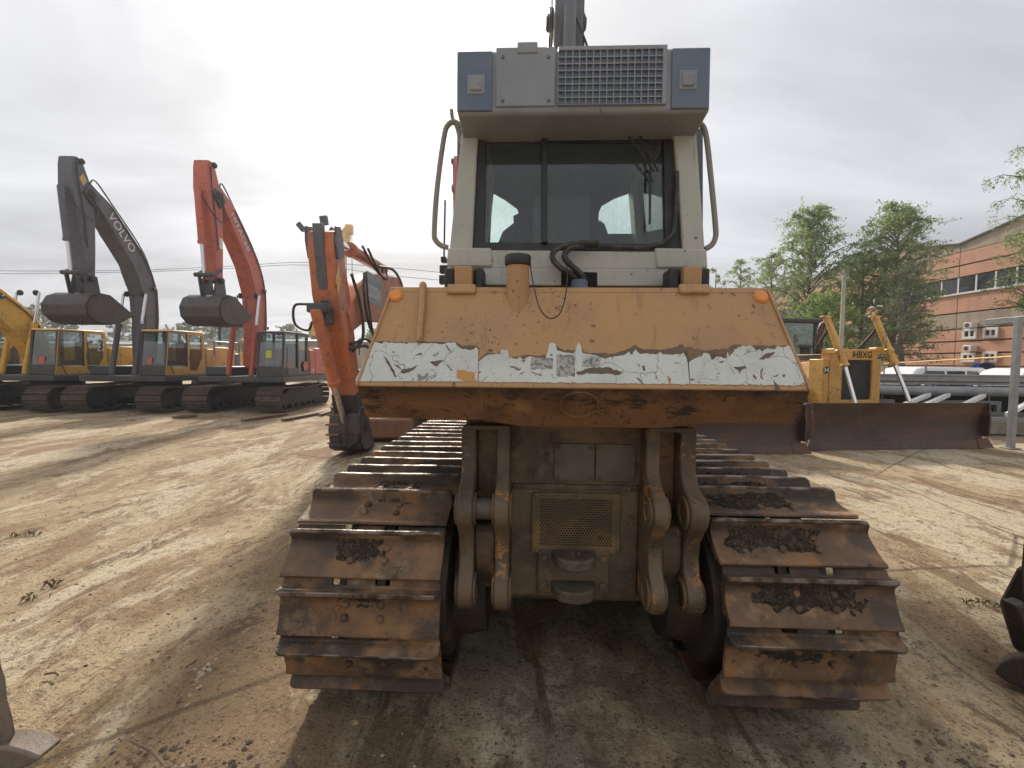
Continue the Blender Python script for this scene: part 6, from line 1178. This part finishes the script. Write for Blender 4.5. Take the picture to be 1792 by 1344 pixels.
# concrete lamp pole among the trees
lp = empty('concrete_pole', (0, 0, 0)); q = WG(1474, 668); lp.location = (15.5 * (1474 - 896) / 790 * 1.42, 22.0, 0); lp.location.x = W(1474, 560, 22.0).x; tag(lp, 'slim pale concrete pole standing before the birches', 'pole')
b = MB(); b.tube([(0, 0, 0), (0.0, 0, 6.2)], [0.11, 0.08], 12); b.build('shaft', M['concrete'], lp); b = MB(); b.box((0, 0, 6.22), (0.4, 0.08, 0.06)); b.build('cross_arm', M['galv'], lp)
# floodlight mast
fm = empty('floodlight_mast', (0, 26, 0)); fm.location.x = W(556, 440, 26).x; tag(fm, 'floodlight mast with three lamp heads behind the orange arm', 'lamp post')
base = W(556, 432, 26); b = MB(); b.tube([(0, 0, 0), (0, 0, base.z)], [0.13, 0.08], 10); b.build('mast', M['galv'], fm)
for hx_, hy_, a in ((527, 397, 40), (567, 386, 8), (580, 406, -35)):
    e = W(hx_, hy_, 26) - V(fm.location); b = MB(); b.tube([V((0, 0, base.z)), e], 0.05, 6); ao = b.build('lamp_arm', M['galv'], fm)
    b = MB(); b.box(e, (0.42 if abs(a) < 20 else 0.3, 0.25, 0.5), Matrix.Rotation(R(-a), 3, 'Y')); lh = b.build('lamp_head', M['xframe'], fm, 0.03)
# crane
cr_ = empty('mobile_crane', (0, 44, 0)); cr_.location.x = W(560, 560, 44).x; tag(cr_, 'yellow crane boom tip with hook lines behind the orange arm', 'crane')
b = MB(); a0 = W(560, 590, 44) - V(cr_.location); a1 = W(585, 470, 44) - V(cr_.location); a2 = W(598, 408, 44) - V(cr_.location)
b.bar(a0, a2, 1.35, 1.5, (0, 1, 0)); b.build('boom', M['yellow2'], cr_, 0.05)
for f in (0.74, 0.85, 0.95):
    c = a0.lerp(a2, f); b = MB(); b.bar(c + V((-0.6, -0.78, -0.3)), c + V((0.5, -0.78, 0.5)), 0.12, 0.06, (0, 1, 0)); b.build('boom_rib', M['rail'], cr_)
tip = W(611, 402, 44) - V(cr_.location); b = MB(); b.bar(a2 + V((0, 0, -0.4)), tip, 0.7, 0.7, (0, 1, 0)); b.box(tip, (0.7, 0.5, 0.9)); b.build('boom_head', M['yellow2'], cr_, 0.03)
b = MB()
for dx_ in (-0.3, 0.25): b.tube([tip + V((dx_, 0, 0)), tip + V((dx_, 0, -9))], 0.03, 5)
b.build('hoist_line', M['xframe'], cr_)
b = MB(); b.box2((-1.4, -2, 0.9), (1.6, 7, 2.6)); b.build('carrier', M['yellow2'], cr_, 0.1)
for y in (-1, 1, 4, 6):
    for x in (-1.3, 1.5): b = MB(); b.lathe((x, y, 0.65), (1, 0, 0), [(-0.2, 0.3), (-0.2, 0.62), (0.2, 0.62), (0.2, 0.3)], 16); b.build('wheel', M['rubber'], cr_)
# overhead wires
for i, (pts, yy) in enumerate([([(-200, 470), (0, 474), (230, 473), (400, 466), (540, 459), (700, 470), (900, 490)], 30), ([(-200, 478), (0, 479), (230, 476), (400, 470), (540, 464), (700, 484), (900, 500)], 30)]):
    b = MB(); b.tube(curve_pts([W(x, y, yy) for x, y in pts], 6), 0.016, 5); o = b.build('overhead_wire', M['xframe']); tag(o, 'upper of two overhead wires crossing the sky' if i == 0 else 'lower of two overhead wires crossing the sky', 'wire', 'overhead wires')

# ================================================================== FAR LEFT BACKGROUND
def shed(label, x0, x1, y, h, m, win=0):
    root = empty('warehouse', ((x0 + x1) / 2, y, 0)); tag(root, label, 'building'); w = (x1 - x0) / 2
    b = MB(); b.box2((-w, 0, 0), (w, 10, h)); b.build('wall', m, root); b = MB(); b.prism([V((-w - 0.3, -0.3, h)), V((w + 0.3, -0.3, h)), V((w + 0.3, -0.3, h + 0.2)), V((-w - 0.3, -0.3, h + 0.2))], (0, 10.6, 0.6)); b.build('roof', M['galv'], root)
    for k in range(win):
        x = -w + (k + 0.7) * 2 * w / (win + 0.4); b = MB(); b.box2((x - 0.8, -0.03, 1.2), (x + 0.8, -0.005, 2.4)); b.build('window', M['glass_dark'], root)
M['beige'] = mat('beige_wall', (0.46, 0.42, 0.35), 0.85, layers=[dict(col=(0.36, 0.33, 0.28), scale=0.6, lo=0.4, hi=0.7)])
M['tanwall'] = mat('tan_brick_wall', (0.36, 0.25, 0.17), 0.85, layers=[dict(col=(0.28, 0.2, 0.14), scale=0.8, lo=0.4, hi=0.7)])
shed('low tan brick shed behind the yellow number 3 excavator', -60, -33, 48, 3.2, M['tanwall'], 5)
shed('low beige warehouse wall between the VOLVO and HITACHI excavators', -31, -10, 46, 3.6, M['beige'], 4)

# ================================================================== TREES
def leaf_material(name, c, c2, tr=0.35):
    m = bpy.data.materials.new(name); m.use_nodes = True; N = m.node_tree.nodes; Lk = m.node_tree.links; N.clear()
    o = N.new('ShaderNodeOutputMaterial'); d = N.new('ShaderNodeBsdfDiffuse'); t = N.new('ShaderNodeBsdfTranslucent'); mx_ = N.new('ShaderNodeMixShader'); mx_.inputs[0].default_value = tr
    tc = N.new('ShaderNodeTexCoord'); nz_ = N.new('ShaderNodeTexNoise'); nz_.inputs['Scale'].default_value = 1.1; nz_.inputs['Detail'].default_value = 3; Lk.new(tc.outputs['Object'], nz_.inputs['Vector'])
    mr = N.new('ShaderNodeMapRange'); mr.inputs[1].default_value = 0.35; mr.inputs[2].default_value = 0.65; Lk.new(nz_.outputs[0], mr.inputs[0])
    mc = N.new('ShaderNodeMix'); mc.data_type = 'RGBA'; mc.inputs[6].default_value = (*c, 1); mc.inputs[7].default_value = (*c2, 1); Lk.new(mr.outputs[0], mc.inputs[0])
    Lk.new(mc.outputs[2], d.inputs[0]); Lk.new(mc.outputs[2], t.inputs[0]); Lk.new(d.outputs[0], mx_.inputs[1]); Lk.new(t.outputs[0], mx_.inputs[2]); Lk.new(mx_.outputs[0], o.inputs[0]); return m
M['birch'] = leaf_material('birch_leaf', (0.23, 0.29, 0.13), (0.29, 0.36, 0.15), 0.68); M['fresh'] = leaf_material('fresh_leaf', (0.20, 0.29, 0.085), (0.27, 0.35, 0.10), 0.65)
M['pine'] = leaf_material('pine_needle', (0.15, 0.175, 0.12), (0.19, 0.21, 0.13), 0.4); M['farleaf'] = leaf_material('far_leaf', (0.22, 0.25, 0.17), (0.27, 0.29, 0.19), 0.5)
M['bark'] = mat('grey_bark', (0.13, 0.12, 0.105), 0.9, layers=[dict(col=(0.05, 0.045, 0.04), scale=5, lo=0.5, hi=0.65), dict(col=(0.30, 0.29, 0.27), scale=3, lo=0.55, hi=0.7, fac=0.6)])
def tree(label, X, Y, h, r, base, nl, twigs, lpt, ls, leafm, seed, droop=0.6, kind='birch', group='trees by the factory', tname='birch_tree', trunk_r=0.15, lean=(0, 0)):
    rs = random.Random(seed); root = empty(tname, (X, Y, 0)); tag(root, label, 'tree', group)
    tp = [V((lean[0] * (k / 7) ** 1.4 + rs.uniform(-.08, .08) * (k > 0), lean[1] * k / 7 + rs.uniform(-.08, .08) * (k > 0), h * 0.97 * k / 7)) for k in range(8)]
    b = MB(); b.tube(tp, [trunk_r * (1 - 0.9 * k / 7) + 0.012 for k in range(8)], 8); b.build('trunk', M['bark'], root)
    lb = MB(); vs = []; fs = []
    def leaf(p, s):
        a = V((rs.gauss(0, 1), rs.gauss(0, 1), rs.gauss(0, 1))).normalized(); c = a.cross(V((rs.gauss(0, 1), rs.gauss(0, 1), rs.gauss(0, 1)))).normalized(); i = len(vs)
        vs.extend([p - a * s, p + c * s * 0.55, p + a * s, p - c * s * 0.55]); fs.append((i, i + 1, i + 2, i + 3))
    for i in range(nl):
        f = (i + rs.random()) / nl; z = base + (h * 0.97 - base) * f; t_ = z / (h * 0.97) * 7; k = min(6, int(t_)); st = tp[k].lerp(tp[k + 1], t_ - k)
        if kind == 'pine': prof = (1.0 - 0.75 * f) * rs.uniform(0.65, 1.1)
        else: prof = (math.sin(math.pi * (0.22 + 0.74 * f)) ** 0.7) * rs.uniform(0.6, 1.12)
        ln = r * prof; az = i * 2.4 + rs.uniform(-.4, .4); d = V((math.cos(az), math.sin(az), 0))
        up = 0.75 if kind == 'birch' else 0.12
        path = [st, st + d * ln * 0.35 + V((0, 0, ln * up * 0.5)), st + d * ln * 0.72 + V((0, 0, ln * up * 0.7)), st + d * ln + V((0, 0, ln * up * (0.62 if kind == 'birch' else 0.6)))]
        lb.tube(path, [0.035 * ln / 2 + 0.01, 0.025 * ln / 2 + 0.008, 0.012, 0.006], 5)
        for j in range(twigs):
            u = rs.uniform(0.18, 1.0); q = path[0].lerp(path[1], u / 0.35) if u < 0.35 else (path[1].lerp(path[2], (u - 0.35) / 0.37) if u < 0.72 else path[2].lerp(path[3], (u - 0.72) / 0.28))
            if kind == 'birch':
                td = V((rs.gauss(0, .5), rs.gauss(0, .5), -droop + rs.uniform(-.2, .75))); tl = rs.uniform(0.35, 1.0) * r * 0.38
            else:
                td = d * 0.6 + V((rs.gauss(0, .5), rs.gauss(0, .5), rs.uniform(-.15, .45))); tl = rs.uniform(0.3, 0.7)
            td.normalize(); e = q + td * tl
            lb.tube([q, e], [0.006, 0.003], 3, False)
            for _ in range(lpt):
                p = q.lerp(e, rs.random()) + V((rs.gauss(0, 1), rs.gauss(0, 1), rs.gauss(0, 1))) * (0.07 if kind == 'birch' else 0.09); leaf(p, ls * rs.uniform(0.6, 1.3))
    lb.build('limbs', M['bark'], root)
    me = bpy.data.meshes.new('crown'); me.from_pydata(vs, [], fs); me.update(); me.materials.append(leafm); co = bpy.data.objects.new('crown', me); link(co, root); co['kind'] = 'stuff'
    return root
def tx(px, Y): return W(px, 600, Y).x
def th(py, px, Y): return W(px, py, Y).z
tree('tall airy birch left of the concrete pole, above the HBXG cab', tx(1412, 32), 32, th(360, 1412, 32), 3.2, 2.0, 66, 19, 18, 0.075, M['birch'], 1)
tree('tall birch in front of the factory, right of the concrete pole', tx(1562, 28), 28, th(356, 1562, 28), 3.0, 2.4, 62, 19, 18, 0.07, M['birch'], 2)
tree('dark pine with bare lower trunk before the factory wall', tx(1578, 24), 24, th(462, 1578, 24), 1.9, 1.9, 34, 11, 15, 0.055, M['pine'], 3, kind='pine', tname='pine_tree', trunk_r=0.14)
tree('fresh green bushy birch between the two tall birches', tx(1505, 30), 30, th(440, 1505, 30), 2.5, 1.0, 46, 15, 16, 0.07, M['fresh'], 4, droop=0.3)
tree('slender birch just right of the bulldozer tank', tx(1345, 36), 36, th(438, 1345, 36), 2.3, 1.6, 38, 14, 14, 0.075, M['birch'], 5)
tree('small thin birch right of the cream cab', tx(1292, 40), 40, th(452, 1292, 40), 2.0, 2.0, 30, 12, 12, 0.08, M['birch'], 6)
tree('low sapling nearest the cream cab on the right', tx(1250, 42), 42, th(466, 1250, 42), 1.2, 2.0, 18, 8, 10, 0.09, M['birch'], 7)
tree('green bush behind the HBXG bulldozer cab', tx(1445, 27), 27, th(520, 1445, 27), 2.3, 0.4, 36, 14, 15, 0.07, M['fresh'], 8, droop=0.1)
tree('birch at the right edge with hanging branches over the factory', tx(1850, 18), 18, th(190, 1850, 18), 2.3, 4.6, 40, 14, 15, 0.045, M['birch'], 9, droop=1.0, lean=(-0.3, 0))
tree('second leafy birch at the right edge before the ribbon windows', tx(1805, 21), 21, th(390, 1805, 21), 1.9, 3.9, 26, 12, 14, 0.045, M['fresh'], 10, droop=0.9)
FT = [(-30, 66, 548), (45, 64, 540), (75, 70, 534), (120, 72, 552), (215, 75, 560), (330, 68, 566), (372, 72, 570), (408, 66, 562), (436, 70, 566), (505, 78, 572), (556, 74, 574), (655, 80, 580)]
FL = ['dark tree rising at the left frame edge', 'rounded tree behind the yellow boom', 'taller tree just right of the yellow boom', 'tree behind the number 3 cab', 'low tree behind the grey boom', 'tree left of the hanging grey bucket of the orange arm', 'tree above the dark cab of the wheeled machine', 'tree left of the orange-red boom', 'light green tree touching the orange-red boom', 'small tree above the black cab', 'tree right of the black cab', 'tree behind the nearest orange arm']
for i, (px, yy, py) in enumerate(FT):
    tree('distant ' + FL[i], tx(px, yy), yy, th(py, px, yy), 3.0, 1.0, 22, 9, 10, 0.24, M['farleaf'], 20 + i, droop=0.2, group='distant trees on the left', tname='distant_tree', trunk_r=0.2)

# ================================================================== NEAR EDGES: bucket corners beside the camera
M['nearsteel'] = mat('dusty_bucket_steel', (0.20, 0.155, 0.115), 0.6, layers=[dict(col=(0.13, 0.085, 0.055), scale=5, lo=0.45, hi=0.65), dict(col=(0.10, 0.035, 0.02), scale=14, lo=0.63, hi=0.7, fac=0.9)], bump=(40, 0.2))
M['nearblack'] = mat('black_bucket_steel', (0.035, 0.026, 0.021), 0.45, 0.3, layers=[dict(col=(0.06, 0.04, 0.028), scale=5, lo=0.5, hi=0.7)], bump=(40, 0.2))
nb = empty('excavator_bucket', (-2.6, 1.95, 0)); tag(nb, 'dusty tan bucket corner with one tooth cut off by the left frame edge', 'bucket')
def NB(px, py, Y): return W(px, py, Y) - V(nb.location)
out_ = [(-120, 1080), (-20, 1100), (1, 1130), (4, 1165), (12, 1190), (15, 1225), (25, 1258), (29, 1285), (24, 1296), (10, 1310), (-30, 1345), (-120, 1380)]
b = MB(); b.prism([NB(x, y, 1.93) for x, y in out_], (-0.42, 0.22, 0)); b.build('side_plate', M['nearsteel'], nb, 0.02, seg=3)
b = MB(); tpz = [(-60, 1312), (10, 1308), (40, 1316), (70, 1327), (62, 1335), (38, 1346), (-60, 1365)]; b.prism([NB(x, y, 1.90) for x, y in tpz], (0, 0.11, 0.0)); b.build('bucket_tooth', M['nearsteel'], nb, 0.012)
b = MB(); b.prism([V((-0.95, y, z)) for y, z in ((-0.05, 0.02), (0.22, 0.05), (0.3, 0.25), (0.25, 0.45), (-0.05, 0.45))], (0.45, 0, 0)); b.build('shell', M['nearsteel'], nb, 0.03)
nr = empty('excavator_bucket', (2.95, 2.5, 0)); tag(nr, 'black steel bucket corner with rounded tooth at the right frame edge', 'bucket')
def NR(px, py, Y): return W(px, py, Y) - V(nr.location)
b = MB(); b.prism([NR(x, y, 2.52) for x, y in ((1790, 955), (1786, 1000), (1787, 1040), (1791, 1075), (1860, 1130), (1880, 900), (1800, 900))], (0.30, 0.2, 0)); b.build('side_plate', M['nearblack'], nr, 0.015)
b = MB(); b.prism([NR(x, y, 2.50) for x, y in ((1779, 1062), (1800, 1058), (1830, 1070), (1830, 1110), (1792, 1102), (1787, 1090))], (0, 0.09, 0)); b.build('wear_block', M['nearblack'], nr, 0.012)
b = MB(); b.loft([[NR(x, y, yy) for x, y in pts] for yy, pts in ((2.47, ((1738, 1177), (1752, 1158), (1772, 1148), (1850, 1148), (1850, 1225), (1792, 1209), (1760, 1193))), (2.66, ((1752, 1160), (1760, 1146), (1776, 1140), (1850, 1140), (1850, 1205), (1792, 1190), (1766, 1174))))]); b.build('bucket_tooth', M['nearblack'], nr, 0.015, seg=3)
b = MB(); b.prism([V((0.25, y, z)) for y, z in ((0.0, 0.02), (0.3, 0.05), (0.4, 0.3), (0.3, 0.6), (0.0, 0.6))], (0.6, 0, 0)); b.build('shell', M['nearblack'], nr, 0.03)

# ================================================================== THINGS ON THE GROUND
for i, (a, c, w) in enumerate((((425, 738), (500, 727), 0.16), ((302, 732), (345, 729), 0.18), ((495, 737), (575, 722), 0.14), ((560, 728), (600, 716), 0.14))):
    p0, p1 = WG(*a), WG(*c); b = MB(); b.bar(p0 + V((0, 0, 0.04)), p1 + V((0, 0, 0.04)), w, 0.07); o = b.build('timber_plank', M['wood'], None, 0.006)
    tag(o, ['timber plank sticking out under the HITACHI right track', 'short timber plank under the HITACHI left track', 'long timber plank lying right of the HITACHI track', 'timber plank near the orange arm bucket'][i], 'plank', 'planks by the excavator tracks')
def scatter(name, m, n, seed, region, smin, smax, flat, kindlabel):
    rs = random.Random(seed); b = MB()
    for _ in range(n):
        u = rs.random(); y = region[2] + (region[3] - region[2]) * u ** 1.6; x = rs.uniform(region[0], region[1]) * (0.5 + 0.5 * y / region[3] + 0.3)
        if -1.55 < x - 0.3 < 1.75 and 2.0 < y < 6.6 and not (y < 2.1): continue
        s = smin + (smax - smin) * rs.random() ** 3; c = V((x, y, gz(x, y) - 0.012 + s * flat * 0.25)); k = rs.randint(5, 6); a0 = rs.random() * 6
        ring = [c + V((math.cos(a0 + 6.283 * i / k) * s * rs.uniform(.7, 1.2), math.sin(a0 + 6.283 * i / k) * s * rs.uniform(.6, 1.1), rs.uniform(-.15, .15) * s * flat)) for i in range(k)]
        top_ = c + V((rs.uniform(-.3, .3) * s, rs.uniform(-.3, .3) * s, s * flat * rs.uniform(.5, 1))); bot = c - V((0, 0, s * flat * .6))
        b.add(ring + [top_, bot], [(i, (i + 1) % k, k) for i in range(k)] + [((i + 1) % k, i, k + 1) for i in range(k)])
    o = b.build(name, m, None, 0, 20); tag(o, kindlabel, name.replace('_', ' '), kind='stuff'); return o
M['dryweed'] = mat('dry_weed', (0.17, 0.14, 0.075), 0.9)
M['pebble'] = mat('pale_pebble', (0.42, 0.38, 0.31), 0.85, layers=[dict(col=(0.22, 0.18, 0.14), scale=3, lo=0.4, hi=0.6, detail=2)])
M['clod'] = mat('dark_clod', (0.085, 0.06, 0.04), 0.95, layers=[dict(col=(0.15, 0.11, 0.075), scale=4, lo=0.45, hi=0.6, detail=3)], bump=(60, 0.5))
scatter('pebbles', M['pebble'], 4500, 5, (-6, 6, 1.25, 9), 0.002, 0.014, 0.6, 'pale pebbles and chips strewn over the yard')
scatter('dirt_clods', M['clod'], 5500, 6, (-6, 6, 1.25, 9), 0.002, 0.016, 0.55, 'dark crumbs of soil strewn over the yard')
scatter('soil_lumps', M['clod'], 2600, 8, (-1.5, 1.9, 1.2, 2.2), 0.004, 0.026, 0.6, 'lumps of black soil in front of the bulldozer tracks')
for i, (a, c) in enumerate((((228, 1296), (290, 1344)), ((78, 1180), (102, 1181)), ((325, 1168), (344, 1155)))):
    p0, p1 = WG(*a, 0.012), WG(*c, 0.012); md = p0.lerp(p1, 0.5) + V((0.01, 0.012, 0.004)); b = MB(); b.tube([p0, md, p1], [0.006, 0.007, 0.004], 6); o = b.build('twig', M['wood']); tag(o, ['long twig at the bottom left of the yard', 'short dark twig near the left edge', 'thin stick beside the left track'][i], 'twig', 'twigs on the ground')
for i, (px, py) in enumerate(((92, 1024), (52, 1050), (58, 935), (30, 938), (1702, 1055), (1745, 1060), (1782, 1062))):
    c = WG(px, py); rs = random.Random(70 + i); b = MB()
    for _ in range(14):
        a = rs.random() * 6.28; d = V((math.cos(a), math.sin(a), 0)) * rs.uniform(0.01, 0.045); p = c + V((rs.gauss(0, .05), rs.gauss(0, .03), gz(c.x, c.y) - 0.012)); hgt = rs.uniform(0.015, 0.06); w = V((-d.y, d.x, 0)).normalized() * 0.0022
        b.add([p - w, p + w, p + d * 0.6 + V((0, 0, hgt)) + w * .6, p + d * 1.4 + V((0, 0, hgt * 0.9))], [(0, 1, 2), (0, 2, 3)])
    o = b.build('weed_tuft', M['dryweed']); o['kind'] = 'stuff'; tag(o, ['dry weed tuft on the mud seam at the left', 'small weed tuft nearer the left edge', 'far weed tuft at the left edge', 'faint weed tuft beside the far left tuft', 'weed tuft right of the right track', 'spreading weed tuft before the right edge bucket', 'weed tuft touching the right frame edge'][i], 'weed', 'weeds on the yard')


# ================================================================== HAZE: thin volume added to stand in for the veiled sun's glare
hz = MB(); hz.box2((-95, -12, -1.2), (62, 108, 15.5)); ho = hz.build('glare_haze', None); ho['kind'] = 'stuff'
hm = bpy.data.materials.new('pale_glare_haze'); hm.use_nodes = True; hn = hm.node_tree; hn.nodes.clear()
hout = hn.nodes.new('ShaderNodeOutputMaterial'); hv = hn.nodes.new('ShaderNodeVolumePrincipled'); hv.inputs['Density'].default_value = 0.0011; hv.inputs['Color'].default_value = (0.93, 0.95, 1.0, 1); hv.inputs['Anisotropy'].default_value = 0.5
hn.links.new(hv.outputs[0], hout.inputs['Volume']); ho.data.materials.append(hm)
try: hm.cycles.homogeneous_volume = True
except Exception: pass
